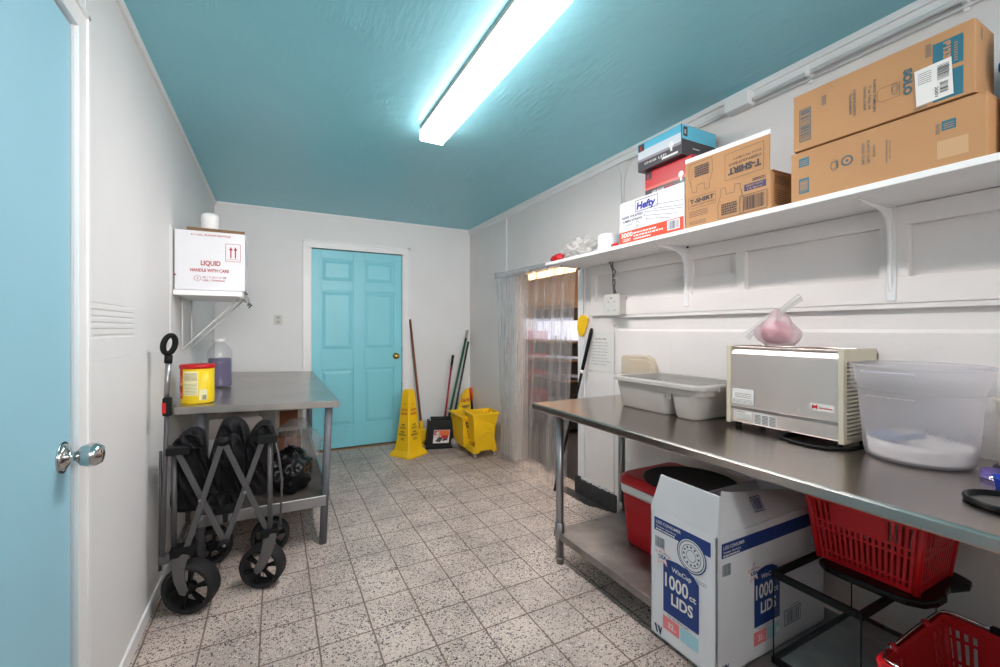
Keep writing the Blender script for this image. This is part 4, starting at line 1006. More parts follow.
SKY = mat('sky blue ink', (96, 186, 214), .3); PALE = mat('pale print', (206, 214, 222), .3); MID = mat('mauve print', (150, 142, 152), .3); DK = mat('charcoal print', (66, 62, 68), .3); MAR = mat('glossy red card', (190, 40, 48), .3); SAL = mat('salmon print', (226, 96, 84), .3)
bulbbox('red and charcoal light bulb box on the straw carton, lower of the two', 1.800, 1.425, 1.956, 2.03, 1.722, 2.106, (MAR, SAL, MAR, 'red'), DK, 'LED')
bulbbox('sky blue light bulb box stacked crookedly on top of the red one', 1.762, 1.452, 2.107, 2.02, 1.738, 2.256, (PALE, MID, SKY, 'offw'), DK, 'LED')
# small things at the left end of the shelf
t = thing('paper_roll', 'white cup-like roll on the shelf between the plastic bag and the straw carton', 'roll', (1.81, 2.02, HZ))
b = MB(); b.lathe([(.0, 0), (.066, 0), (.068, .004), (.068, .098), (.064, .102), (.020, .102), (.018, .09), (0, .09)], (1.81, 2.02, HZ), 32, capb=False, capt=False); b.build('roll', 'white', t)
t = thing('plastic_cup', 'pale cyan translucent cup behind the white roll on the shelf', 'cup', (1.86, 1.885, HZ))
b = MB(); b.lathe([(0, .002), (.026, .002), (.034, .115), (.037, .118), (.033, .118), (.025, .006), (0, .006)], (1.86, 1.885, HZ), 24, capb=False, capt=False); b.build('cup', film('cyan film', (140, 196, 216), clear=.3, gloss=.05), t)
t = thing('toy_tomato', 'small red round object on the shelf edge beside the straw carton', 'toy', (1.735, 1.885, HZ))
b = MB(); b.blob((1.735, 1.885, HZ+.013), (.014, .022, .0135), .08, 2, 1, 3); b.build('body', 'redp', t)
b = MB(); b.blob((1.733, 1.905, HZ+.012), (.010, .009, .009), .08, 2, 3, 2); b.build('small_part', 'redp', t)
def crumple(p, d):
    q = p*(1+.18*noise.noise(d*5+Vector((2, 3, 1)))+.07*math.sin(14*math.atan2(d.y, d.z+.2))); 
    return Vector((q.x, q.y, max(q.z, -.051)))
b = MB(); b.blob((1.79, 2.29, HZ+.052), (.068, .135, .075), .20, 3, 7, 5, crumple)
tag(b.build('plastic_bag', 'bagw', None, loc=(1.79, 2.29, HZ)), 'crumpled clear plastic bag near the left end of the upper shelf', 'bag')
b = MB(); b.blob((1.765, 2.48, HZ+.024), (.045, .070, .034), .10, 3, 4, 4, lambda p, d: Vector((p.x, p.y*(1+.1*d.z), max(p.z, -.023)-max(0, d.y)*.008)))
tag(b.build('red_bag', 'redp', None, loc=(1.765, 2.42, HZ)), 'red plastic packet at the left tip of the upper shelf', 'packet')

# ============================================================ ON THE RIGHT WALL UNDER THE SHELF
t = thing('power_outlet_box', 'surface mounted grey outlet box with cables hanging under the shelf', 'outlet', (2.0, 2.24, 1.33))
b = MB(); b.box(1.968, 2.095, 1.345, 2.021, 2.220, 1.470); b.build('box', 'greyp', t, bevel=.003)
b = MB(); b.box(1.955, 2.095, 1.338, 1.968, 2.23, 1.478); b.build('cover_plate', 'outlet', t, bevel=.003)
k = Ink((1.955, 2.23, 1.338), (0, -1, 0), (0, 0, 1)); k.rect(.055, .112, .078, .118, 'ink')
for yy in (.030, .085):
    for xx in (.035, .092): k.rect(xx, yy, xx+.003, yy+.010, 'ink'); k.rect(xx+.009, yy, xx+.012, yy+.010, 'ink')
k.build('slots', t)
for dy, dx in ((-.012, 0), (.004, -.008), (.018, .004)):
    b = MB(); b.tube([(1.995+dx, 2.165+dy, 1.468), (1.99+dx, 2.18-dy*.6, 1.56), (1.993+dx, 2.175+dy, 1.63), (1.995+dx, 2.215-dy, 1.699)], .0045, 8); b.build('cable', mat('grey cable', (112, 110, 108), .5), t)
b = MB(); b.tube([(1.984, 2.155, 1.585), (1.984, 2.20, 1.585), (2.006, 2.20, 1.585), (2.006, 2.155, 1.585), (1.984, 2.155, 1.585)], .0035, 6); b.build('cable_tie', 'white', t)
t = thing('fly_swatter', 'yellow plastic scoop hanging on a white string left of the paper note', 'scoop', (2.03, 2.54, 1.20))
b = MB(); b.tube([(2.02, 2.535, 1.69), (2.025, 2.535, 1.50), (2.03, 2.545, 1.36)], .0025, 6).tube([(2.02, 2.525, 1.69), (2.022, 2.515, 1.50), (2.03, 2.545, 1.36)], .0022, 6); b.build('string', 'beige', t)
b = MB(); sh = [(2.575, 1.355), (2.612, 1.32), (2.620, 1.25), (2.605, 1.215), (2.57, 1.190), (2.540, 1.205), (2.505, 1.28), (2.492, 1.33), (2.515, 1.350)]
b.prism(sh, 'X', 2.028, 2.036); b.build('blade', 'yellow', t, bevel=.003)
t = thing('paper_note', 'handwritten white paper sheet taped to the wall under the outlet box', 'paper', (2.04, 2.34, .95))
b = MB(); b.box(2.0405, 2.228, .950, 2.0425, 2.490, 1.235); b.build('sheet', 'offw', t)
k = Ink((2.0405, 2.480, .960), (0, -1, 0), (0, 0, 1))
R = random.Random(12)
def squiggle(x0, x1, y, h, m, t_=.0012):
    x = x0
    while x < x1:
        n = R.randint(3, 7); pts = []
        for i in range(n*2+1): pts.append((x+i*.0030, y+(h*R.uniform(.5, 1.0) if i % 2 else R.uniform(0, .0015))))
        k.line(pts, t_, m); x += n*.006+.007
squiggle(.055, .175, .215, .011, 'ink', .0016)
for j in range(8): squiggle(.018, .185-.014*(j % 3), .190-j*.022, .008, 'inkt')
k.build('handwriting', t)
t = thing('cleaning_pole', 'black pole leaning on the right wall beside the strip curtain', 'pole', (1.935, 2.71, 0))
p0, p1 = Vector((1.905, 2.735, .01)), Vector((2.026, 2.445, 1.245))
b = MB(); b.tube([p0, p1], .0105, 12); b.build('pole', 'black', t)
b = MB(); q = p0.lerp(p1, .76); q2 = p0.lerp(p1, .985); b.tube([q, p0.lerp(p1, .78), q2, p1+Vector((0, 0, .01))], [.0125, .0135, .0135, .009], 12); b.build('grip', 'blackg', t)
b = MB(); b.tube([p0.lerp(p1, .742), p0.lerp(p1, .762)], .013, 12); b.build('collar', 'white', t)
# ============================================================ LEFT WORK TABLE
LT = thing('work_table', 'smaller steel work table with grey legs against the left wall and turquoise door', 'table', (-.04, 3.65, 0))
AX, AY0, AY1 = .330, 2.660, 4.640
def ltz(x): return .832 + (AX-x)*.034           # the top sags towards the door side
xl = -.445
b = MB()
b.hexa([(xl, AY0, ltz(xl)-.004), (AX, AY0, ltz(AX)-.004), (AX, AY1, ltz(AX)-.004), (xl, AY1, ltz(xl)-.004), (xl, AY0, ltz(xl)), (AX, AY0, ltz(AX)), (AX, AY1, ltz(AX)), (xl, AY1, ltz(xl))])
for (x0, y0, x1, y1) in ((xl, AY0-.002, AX, AY0+.004), (AX-.004, AY0, AX+.002, AY1), (xl-.002, AY0, xl+.004, AY1)):
    b.hexa([(x0, y0, ltz(x0)-.038), (x1, y0, ltz(x1)-.038), (x1, y1, ltz(x1)-.038), (x0, y1, ltz(x0)-.038), (x0, y0, ltz(x0)), (x1, y0, ltz(x1)), (x1, y1, ltz(x1)), (x0, y1, ltz(x0))])
b.build('tabletop', mat('worn steel top', (178, 172, 168), .3, 1, bump=(9, .12), var=(5, .12)), LT, bevel=.0015)
for x, y in ((.282, 2.70), (-.345, 2.72), (.33, 4.585), (-.36, 4.585)):
    x = min(x, .302); b = MB(); b.tube([(x-.035 if y < 3 and x > 0 else x, y, .004), (x, y, ltz(x)-.006)], .0215, 18); b.build('leg', 'legd', LT)
b = MB(); b.box(-.35, 2.672, .228, .262, 2.684, .288).box(.272, 2.72, .240, .29, 4.58, .288).box(-.37, 2.72, .240, -.352, 4.58, .288).box(-.352, 4.57, .24, .272, 4.58, .288); b.build('shelf_rail', 'legs', LT, bevel=.003)
b = MB(); b.box(-.352, 2.684, .276, .272, 4.575, .282); b.build('undershelf', mat('dark worn steel', (92, 84, 80), .6, .3, var=(6, .25)), LT)

# can on the table
cz = ltz(-.37)
t = thing('drink_mix_can', 'yellow and red powder canister at the front of the left table', 'can', (-.368, 2.80, cz))
cc = (-.368, 2.80, cz)
b = MB(); b.lathe([(0, .001), (.074, .001), (.076, .004), (.076, .186), (0, .186)], cc, 40, sy=.8, capb=False, capt=False); b.build('can_body', mat('yellow label', (240, 206, 30), .4), t)
b = MB(); b.lathe([(.077, .184), (.081, .188), (.081, .203), (.076, .207), (0, .207)], cc, 40, sy=.8, capb=False, capt=False); b.build('lid', 'redp', t)
def wrapon(k, r, a0, c, sy=.8):
    for v in k.b.bm.verts:
        x, y, n = v.co.x, v.co.y, v.co.z; a = a0 + x/r; v.co = Vector((c[0]+(r+n)*math.cos(a), c[1]+(r+n)*sy*math.sin(a), c[2]+y))
def flat_ink(): return Ink((0, 0, 0), (1, 0, 0), (0, 1, 0))
def mrect(k, x0, y0, x1, y1, m, lv=0, n=10):
    for i in range(n): k.rect(x0+(x1-x0)*i/n, y0, x0+(x1-x0)*(i+1)/n, y1, m, lv)
k = flat_ink(); CRM = mat('pale yellow label panel', (240, 232, 180), .45)
mrect(k, -.035, .030, .030, .184, 'redp', 0); 
k.disc(.004, .120, .030, CRM, 1, .8); k.disc(.004, .118, .020, 'pink', 2, .7); k.disc(.0, .088, .016, 'purple', 3, .8)
k.disc(.012, .048, .014, 'pink', 1); 
mrect(k, .040, .045, .108, .172, CRM, 1); k.scrib(.044, .122, .104, .165, 7, 'ink', lv=2, seed=3, fill=.4); k.scrib(.044, .052, .104, .112, 8, 'inkt', lv=2, seed=4, fill=.3); k.rect(.044, .115, .104, .118, 'ink', 2)
mrect(k, .112, .018, .150, .075, CRM, 1); k.bars(.124, .020, .146, .045, 'ink', lv=2, n=12)
wrapon(k, .0765, math.radians(196), cc); k.build('label', t)
# jug of purple liquid
jc = (-.335, 3.50, ltz(-.335))
t = thing('liquid_jug', 'clear ribbed jug of purple liquid with a white cap on the left table', 'jug', jc)
prof = [(.060, .002), (.072, .010)]
for i in range(9): prof += [(.073, .02+i*.020), (.069, .03+i*.020)]
prof += [(.073, .205), (.072, .235), (.060, .268), (.040, .290), (.030, .298), (.030, .312)]
b = MB(); b.lathe(prof, jc, 40, capt=False); b.build('bottle', 'jug', t)
b = MB(); b.lathe([(0, .008)]+[(r-.0035, z) for r, z in prof[1:18]]+[(.066, .196), (0, .196)], jc, 36, capb=False, capt=False); b.build('liquid', 'purple', t)
b = MB(); b.lathe([(.034, .306), (.042, .308), (.042, .318), (.036, .322), (.036, .332), (0, .332)], jc, 30, capb=False, capt=False); b.build('cap', 'white', t)

# wall shelf and LIQUID carton on the left wall
t = thing('wall_shelf', 'small white painted shelf on wire braces under the LIQUID carton', 'shelf', (-.31, 3.2, 1.43))
b = MB(); b.box(XL+.007, 2.845, 1.434, -.165, 3.46, 1.462); b.build('board', 'trim', t, bevel=.002)
b = MB(); b.box(-.175, 2.87, 1.425, -.158, 3.46, 1.461).box(-.158, 3.08, 1.405, -.150, 3.5, 1.43); b.build('edge_strip', 'greyp', t, bevel=.002)
for y in (3.10, 3.42):
    b = MB(); b.tube([(XL+.008, y, 1.13), (-.20, y, 1.436)], .0045, 8).tube([(XL+.008, y, 1.13), (XL+.008, y, 1.436)], .0045, 8); b.build('brace', 'trim', t)
b = MB(); b.tube([(-.168, 3.1, 1.42), (-.13, 3.14, 1.40), (-.15, 3.2, 1.385)], .003, 6).blob((-.150, 3.16, 1.40), (.006, .012, .005), .1, 2, 1, 2); b.build('wire_end', 'ink', t)
t = thing('cardboard_box', 'white carton reading LIQUID HANDLE WITH CARE on the small wall shelf', 'box', (-.31, 3.0, 1.462))
LX0, LX1, LY0, LY1, LZ0, LZ1 = XL+.008, -.148, 2.86, 3.10, 1.462, 1.790
b = MB(); b.box(LX0, LY0, LZ0, LX1, LY0+.005, LZ1).box(LX0, LY1-.005, LZ0, LX1, LY1, LZ1).box(LX0, LY0, LZ0, LX0+.005, LY1, LZ1).box(LX1-.005, LY0, LZ0, LX1, LY1, LZ1).box(LX0, LY0, LZ0, LX1, LY1, LZ0+.005)
b.build('box_body', 'wcard', t, bevel=.0015)
b = MB(); b.hexa([(LX0+.05, LY0+.006, LZ1-.02), (LX1-.003, LY0+.006, LZ1-.02), (LX1-.003, LY0+.011, LZ1-.02), (LX0+.05, LY0+.011, LZ1-.02), (LX0+.055, LY0+.02, LZ1+.022), (LX1-.008, LY0+.02, LZ1+.020), (LX1-.008, LY0+.025, LZ1+.020), (LX0+.055, LY0+.025, LZ1+.022)])
b.box(LX0+.04, LY1-.03, LZ1, LX1-.02, LY1-.026, LZ1+.022); b.build('flap', 'cardd', t)
k = end(LX0, LY0, LZ0); RD = mat('faded red ink', (178, 52, 58), .6)
k.text('4-1 GAL. PLASTIC BOTTLES', .075, .302, .009, RD, .185, bold=.01)
k.frame(.235, .168, .308, .268, .0022, RD); k.rect(.244, .180, .300, .1815, RD, 1)
for x in (.261, .283): k.rect(x-.003, .188, x+.003, .238, RD, 1); k.poly([(x-.009, .232), (x+.009, .232), (x, .252)], RD, 1)
k.text('LIQUID', .120, .140, .026, RD, .092, bold=.02); k.text('HANDLE WITH CARE', .072, .104, .017, RD, .180, bold=.02)
k.ring(.105, .068, .013, .002, RD, sx=1.2); k.text('2', .105, .063, .010, RD, .008, align='c'); k.text('USA / *DR953A', .128, .053, .009, RD, .105); k.text('4G / Y 10.2 / S / 08', .128, .070, .009, RD, .110)
k.rect(.0, .078, .010, .086, RD, 1)
k.build('printing', t)
t = thing('foam_container', 'white rounded tub standing in the LIQUID carton by the left wall', 'container', (-.335, 3.0, 1.468))
b = MB(); b.lathe([(0, 0), (.036, 0), (.046, .41), (.047, .43), (.040, .445), (.02, .455), (0, .457)], (-.335, 3.0, 1.468), 28, capb=False, capt=False); b.build('container', 'white', t)

# things under the left table
S2 = .283
t = ibox('cardboard_box', 'open white and grey carton behind the folded wagon under the left table', 'box', -.345, 3.02, S2, -.085, 3.30, .60, 'wcard')
b = MB(); b.hexa([(-.345, 3.02, .600), (-.085, 3.02, .600), (-.085, 3.025, .600), (-.345, 3.025, .600), (-.335, 2.95, .730), (-.070, 2.95, .725), (-.070, 2.955, .725), (-.335, 2.955, .730)])
b.hexa([(-.345, 3.29, .600), (-.085, 3.29, .600), (-.085, 3.30, .600), (-.345, 3.30, .600), (-.30, 3.30, .76), (-.11, 3.30, .755), (-.11, 3.305, .755), (-.30, 3.305, .76)])
b.build('flap', mat('grey board', (188, 182, 178), .8), t)
t = ibox('cardboard_box', 'small carton with printed dark patches at the back under the left table', 'box', .0, 3.75, S2, .19, 4.05, .73, 'cream')
k = end(.0, 3.75, S2); k.rect(.01, .36, .17, .40, 'cardd'); k.scrib(.02, .41, .16, .44, 2, 'inkt', seed=2); k.rect(.03, .20, .16, .33, 'woodb', 0); k.build('printing', t)
t = thing('wooden_crate', 'reddish wooden block wrapped in a clear plastic bag under the left table', 'crate', (.15, 3.35, S2))
b = MB()
for i in range(5): b.box(.020+i*.028, 3.20, S2+.004, .046+i*.028, 3.40, S2+.245)
b.build('boards', 'woodb', t, bevel=.002)
def drape(p, d):
    q = p*(1+.10*noise.noise(d*3.4+Vector((5, 1, 2)))); q.z = max(q.z, -.155)
    if d.z > .3: q.x += -.02*d.z
    return q
b = MB(); b.blob((.145, 3.34, S2+.160), (.145, .20, .172), .08, 2.2, 9, 5, drape)
tag(b.build('plastic_bag', 'bag', None), 'clear plastic bag wrapped around the reddish wooden block under the left table', 'bag')
def bb(p, d):
    f = 1+.05*math.sin(7*math.atan2(d.y, d.x)+3*d.z)+.16*noise.noise(d*3.2); q = p*f; q.z = max(q.z, -.100); return q
b = MB(); b.blob((.075, 2.90, S2+.108), (.125, .15, .13), .07, 2.6, 4, 5, bb).blob((.165, 2.98, S2+.13), (.045, .05, .03), .2, 4, 6, 3)
tag(b.build('trash_bag', 'bagb', None), 'shiny black plastic bag between the wagon and the table leg on the undershelf', 'bag')

# ============================================================ FOLDED WAGON
WG = thing('folding_wagon', 'folded grey and black collapsible wagon standing on its wheels beside the left table', 'wagon', (-.20, 2.42, 0))
WY = 2.33
FR = dict(nrm=(0, -1, 0))
def bars_(y, names=True):
    tl, tr, ct, cb, bl, br = (-.385, y, .715), (-.050, y+.03, .720), (-.212, y+.01, .742), (-.205, y+.01, .262), (-.350, y, .272), (-.030, y+.03, .272)
    for (p, q, o) in ((tl, cb, .012), (ct, bl, -.002), (ct, br, -.002), (tr, cb, .012)):
        b = MB(); b.flat(Vector(p)+Vector((0, o, 0)), Vector(q)+Vector((0, o, 0)), .024, .012); b.build('cross_bar', 'frame', WG, bevel=.002)
    for p, q in ((tl, bl), (tr, br)):
        x = -.395 if p is tl else -.022; b = MB(); b.tube([(x, y+.02, .25), (x, y+.02, .70)], .011, 12); b.build('upright_tube', 'frame', WG)
    for q in ((-.420, y-.016, .698, -.335, y+.05, .732), (-.075, y-.004, .705, .010, y+.055, .742)):
        b = MB(); b.box(*q); b.build('top_joint', 'black', WG, bevel=.004)
    for q in ((-.405, y-.014, .248, -.315, y+.05, .290), (-.065, y+.005, .250, .015, y+.06, .290)):
        b = MB(); b.box(*q); b.build('bottom_joint', 'black', WG, bevel=.004)
    b = MB(); b.blob((-.212, y+.002, .735), (.032, .020, .022), .02, 1, 1, 2); b.build('top_joint', 'black', WG)
    b = MB(); b.blob((-.205, y+.004, .262), (.026, .016, .022), .02, 1, 1, 2); b.build('bottom_joint', 'black', WG)
    b = MB()
    for (p, q) in ((-.298, .485), (-.124, .490), (-.29, .40), (-.09, .40), (-.205, .262)): b.tube([(p, y-.013, q), (p, y-.004, q)], .006, 8)
    b.build('rivet', 'legs', WG)
bars_(WY)
# rear frame, seen past the folded cloth
for x in (-.395, -.02):
    b = MB(); b.tube([(x, WY+.36, .25), (x, WY+.36, .69)], .011, 10); b.build('upright_tube', 'frame', WG)
    b = MB(); b.tube([(x, WY+.03, .262), (x, WY+.36, .262)], .010, 10); b.build('side_rail', 'frame', WG)
b = MB(); b.tube([(.022, WY-.0, .30), (.030, WY+.01, .52), (.012, WY+.02, .66), (.0, WY+.03, .70)], .0055, 8); b.build('wire_stay', 'frame', WG)
# cloth
def pillow(b, out, y, dep, seed, fold=.015, rings=16):
    dep *= .6
    """a padded, creased cloth panel with the outline OUT in x, z"""
    n0 = len(out); P = []
    for i in range(n0):                       # smooth the outline
        p0, p1, p2, p3 = out[i-1], out[i], out[(i+1) % n0], out[(i+2) % n0]
        for t_ in (0, .125, .25, .375, .5, .625, .75, .875):
            P.append(tuple(.5*((2*p1[k])+(-p0[k]+p2[k])*t_+(2*p0[k]-5*p1[k]+4*p2[k]-p3[k])*t_*t_+(-p0[k]+3*p1[k]-3*p2[k]+p3[k])*t_**3) for k in (0, 1)))
    cx = sum(p[0] for p in P)/len(P); cz = sum(p[1] for p in P)/len(P); n = len(P)
    for sgn in (-1, 1):
        rs = []
        for j in range(rings+1):
            u = j/rings; q = []
            for i, p in enumerate(P):
                x = p[0]+(cx-p[0])*u; z = p[1]+(cz-p[1])*u
                h = math.sqrt(max(0, 1-(1-u)**2.6))
                cr = fold*(1-2*abs(noise.noise(Vector((x*17+z*5, z*4, seed))))*1.6+.7*noise.noise(Vector((x*40+z*24, z*16, seed+4))))*min(1, u*3)*2.0
                q.append(b.bm.verts.new((x, y+sgn*(dep*h)+(cr if sgn < 0 else 0), z)))
            rs.append(q)
        for A, B in zip(rs, rs[1:]):
            for i in range(n): b._f((A[i], A[(i+1) % n], B[(i+1) % n], B[i]), True)
    bmesh.ops.remove_doubles(b.bm, verts=b.bm.verts, dist=.0004)
    return b
def panel(out, y, dep, seed, name='fabric_panel'):
    b = MB(); pillow(b, out, y, dep, seed); return b.build(name, 'cloth', WG)
panel([(-.395, .745), (-.36, .785), (-.32, .79), (-.292, .76), (-.285, .66), (-.262, .56), (-.27, .455), (-.31, .405), (-.385, .40), (-.425, .43), (-.42, .55), (-.405, .66)], WY+.12, .085, 1)
panel([(-.120, .70), (-.075, .785), (-.02, .785), (-.012, .70), (-.010, .50), (-.02, .435), (-.075, .42), (-.115, .45), (-.135, .56)], WY+.13, .085, 2)
panel([(-.300, .52), (-.275, .66), (-.235, .785), (-.200, .815), (-.150, .80), (-.115, .74), (-.105, .60), (-.120, .47), (-.175, .425), (-.255, .43)], WY+.20, .10, 3)
panel([(-.278, .50), (-.270, .64), (-.240, .745), (-.222, .75), (-.228, .62), (-.232, .50), (-.246, .455)], WY+.095, .028, 5, 'fabric_fold')
panel([(-.190, .74), (-.155, .735), (-.130, .64), (-.130, .50), (-.155, .455), (-.172, .50), (-.178, .62)], WY+.095, .028, 6, 'fabric_fold')
panel([(-.270, .452), (-.235, .470), (-.170, .468), (-.135, .450), (-.138, .425), (-.20, .415), (-.265, .425)], WY+.075, .020, 7, 'fabric_fold')
panel([(-.405, .735), (-.37, .772), (-.31, .765), (-.285, .72), (-.315, .705), (-.375, .712)], WY+.045, .030, 8, 'fabric_fold')
panel([(-.10, .725), (-.07, .775), (-.015, .78), (.0, .735), (-.04, .715)], WY+.07, .030, 9, 'fabric_fold')
b = MB(); b.box(-.255, WY+.045, .385, -.155, WY+.055, .43).box(-.215, WY+.03, .35, -.195, WY+.04, .40); b.build('strap', 'black', WG)
def wheel(cx, cy, r, wd, az, name='wheel'):
    """axis turned by az from -Y"""
    mt = Matrix.Translation((cx, cy, r)) @ Matrix.Rotation(az, 4, 'Z') @ Matrix.Rotation(PI/2, 4, 'X')
    b = MB(); h = wd/2
    prof = [(r-.020, -h+.004), (r-.008, -h), (r-.001, -h+.010), (r, -h*.5), (r, h*.5), (r-.001, h-.010), (r-.008, h), (r-.020, h-.004), (r-.022, h-.02), (r-.022, -h+.02), (r-.020, -h+.004)]
    b.lathe(prof, (0, 0, 0), 48, mt=mt, capb=False, capt=False); wq = b.build(name, 'rubber', WG)
    b = MB()
    b.lathe([(.010, h-.012), (.026, h-.016), (.028, 0), (.010, 0)], (0, 0, 0), 20, mt=mt)
    for i in range(6):
        a = 2*PI*i/6+.3
        for da in (-.10, .10):
            p = mt @ Vector((.022*math.cos(a), .022*math.sin(a), h-.022)); q = mt @ Vector(((r-.022)*math.cos(a+da), (r-.022)*math.sin(a+da), h-.016))
            b.flat(p, q, .007, .016, mt.to_3x3() @ Vector((0, 0, 1)))
    b.build('spokes', 'black', wq)
    return mt
m1 = wheel(-.330, WY+.005, .108, .088, math.radians(-22)); m2 = wheel(-.052, WY+.065, .100, .080, math.radians(-26))
wheel(-.30, WY+.42, .096, .075, math.radians(10)); wheel(-.022, WY+.40, .096, .075, math.radians(-5))
for mt, top in ((m1, (-.362, WY-.01, .262)), (m2, (-.022, WY+.01, .268))):
    b = MB(); h = .052; hub = mt @ Vector((0, 0, h)); top = Vector(top); n_ = mt.to_3x3() @ Vector((0, 0, 1))
    out = (hub-top); side = out.cross(n_).normalized()
    sg = -1 if mt is m1 else 1
    mid = top.lerp(hub, .45) + side*.030*sg*-1 + n_*.010
    pts = arc(top, mid, hub, 8)
    for i, (p, q) in enumerate(zip(pts, pts[1:])):
        w_ = .062-.0034*i; b.flat(p, q+(q-p)*.12, w_, .008, n_)
    b.tube([hub-n_*.005, hub+n_*.007], .012, 12); b.build('wheel_fork', mat('grey fork plastic', (92, 88, 88), .5), WG, bevel=.002)
# pull handle
b = MB(); b.tube([(-.428, WY-.02, .27), (-.424, WY+.0, .62), (-.416, WY+.02, 1.10)], .0085, 10); b.tube([(-.443, WY+.01, .20), (-.440, WY+.01, .72)], .006, 8); b.build('handle_tube', 'frame', WG)
b = MB(); b.tube([(-.420, WY+.005, .93), (-.415, WY+.02, 1.12)], .0105, 12); b.build('handle_sleeve', 'legs', WG, label='bright metal sleeve')
b = MB(); c_ = Vector((-.412, WY+.02, 1.182))
pts = [c_+Vector((.019*math.sin(a)+.006*math.cos(a), .012*math.sin(a), .040*math.cos(a))) for a in [2*PI*i/20 for i in range(21)]]
b.tube(pts, .0115, 10, cap=False); b.tube([(-.416, WY+.02, 1.10), (-.414, WY+.02, 1.135)], .015, 12); b.build('handle_grip', 'black', WG)
b = MB(); b.box(-.432, WY-.012, .872, -.400, WY+.022, .952); b.build('latch_block', 'black', WG, bevel=.006)
b = MB(); b.box(-.432, WY-.014, .885, -.418, WY-.011, .93); b.build('red_button', 'redp', WG, label='red release button')
b = MB(); b.box(-.445, WY-.02, .235, -.405, WY+.015, .275); b.build('handle_bracket', 'frame', WG, bevel=.003)

# ============================================================ BACK CORNER
# four-sided caution cone
CN = (1.182, 4.225, 0)
t = thing('caution_cone', 'tall yellow four-sided wet floor cone in front of the brown broom handle by the door', 'caution cone', CN, math.radians(30))
b = MB()
def sq(h, z, ch=.2): 
    c_ = h*ch; return [(h, -h+c_, z), (h, h-c_, z), (h-c_, h, z), (-h+c_, h, z), (-h, h-c_, z), (-h, -h+c_, z), (-h+c_, -h, z), (h-c_, -h, z)]
secs = [(.142, 0, .18), (.142, .018, .18), (.128, .034, .14), (.104, .060, .10), (.090, .12, .10), (.068, .34, .10), (.045, .615, .12), (.040, .640, .2), (.030, .650, .3)]
loft(b, [([(x, y) for x, y, z in sq(h, z, c_)], z) for h, z, c_ in secs], True, True, False)
b.build('cone_body', 'yellow', t, local=True, bevel=.003)
for q in range(4):
    rm = Matrix.Rotation(q*PI/2, 3, 'Z')
    lean = math.atan((.090-.045)/(.615-.12))
    O = rm @ Vector((0, -.0905, .12)); u = rm @ Vector((1, 0, 0)); v = rm @ Vector((0, math.sin(lean), math.cos(lean)))
    k = Ink(O, u, v)
    k.text('CAUTION', 0, .325, .020, 'red', .075, align='c', bold=.03); k.text('CUIDADO', 0, .285, .022, 'red', .082, align='c', bold=.04)
    k.text('WET', 0, .178, .018, 'ink', .048, align='c', bold=.03); k.text('FLOOR', 0, .150, .018, 'ink', .068, align='c', bold=.03)
    k.text('PISO', 0, .110, .018, 'ink', .050, align='c', bold=.03); k.text('MOJADO', 0, .083, .018, 'ink', .092, align='c', bold=.03)
    k.rect(-.022, .040, .022, .062, 'inkb'); k.rect(-.018, .044, .018, .058, 'yellow', 1); k.scrib(-.015, .046, .015, .056, 2, 'inkb', lv=2)
    k.line([(-.012, .385), (.012, .385), (0, .405), (-.012, .385)], .0022, 'red')
    k.b.build('lettering', k.mats, t, norm=False, local=True)
# broom behind the cone
t = thing('broom', 'broom with brown wooden handle and yellow head leaning in the wall beside the door', 'broom', (1.33, 4.50, 0))
b = MB(); b.tube([(1.405, 4.50, .14), (1.322, 4.672, 1.355)], .0125, 12); b.build('handle', 'wood', t)
b = MB(); b.hexa([(1.30, 4.46, .0), (1.455, 4.46, .0), (1.455, 4.52, .0), (1.30, 4.52, .0), (1.345, 4.47, .17), (1.44, 4.47, .17), (1.44, 4.53, .17), (1.345, 4.53, .17)]).tube([(1.404, 4.497, .16), (1.398, 4.512, .26)], .02, 10); b.build('broom_head', 'yellow', t, bevel=.004)
# lobby dust pan
PD = thing('lobby_dustpan', 'black upright dustpan with red handle and an orange product label in the back corner', 'dustpan', (1.525, 4.27, 0), math.radians(-14))
b = MB()
tilt = .13
def dp(x, y, z): return (x+.12*z, y+tilt*z, z+.03*(.15-x)*(1 if z > .02 else .2))
def hx(x0, y0, z0, x1, y1, z1, ti=0): 
    return b.hexa([dp(x0, y0, z0), dp(x1, y0, z0), dp(x1, y1, z0), dp(x0, y1, z0), dp(x0+ti, y0, z1), dp(x1-ti, y0, z1), dp(x1-ti, y1, z1), dp(x0+ti, y1, z1)])
hx(-.145, -.012, .015, .145, .0, .305, .018); hx(-.145, 0, .015, -.137, .11, .28, .018); hx(.137, 0, .015, .145, .11, .28, -.018); hx(-.14, .0, .006, .14, .12, .015)
b.grid(lambda u, v: Vector(dp(-.128+.256*u, -.020+.10*v, .288+.030*math.sin(PI*v))), 4, 8)
hx(-.128, -.022, .225, .128, -.010, .290, 0); hx(-.150, -.016, .0, .150, -.004, .03, .004)
b.build('pan', 'blackg', PD, local=True, bevel=.004)
b = MB(); b.tube([(.06, .08, .29), (.155, .27, .84)], .011, 12); hp = b.build('handle', 'redh', PD, local=True)
b = MB(); b.tube([(.150, .262, .80), (.180, .318, .955)], .014, 12); b.build('grip', 'black', hp, local=True)
k = Ink(dp(-.080, -.0135, .055), (1, 0, -.03), (.12, tilt, 1)); ORG = mat('label orange', (226, 104, 40), .4)
k.rect(0, 0, .165, .135, 'offw'); k.rect(.05, .075, .160, .132, ORG, 1); k.rect(.004, .080, .050, .130, 'redp', 1); k.rect(.08, .048, .155, .078, 'redp', 2)
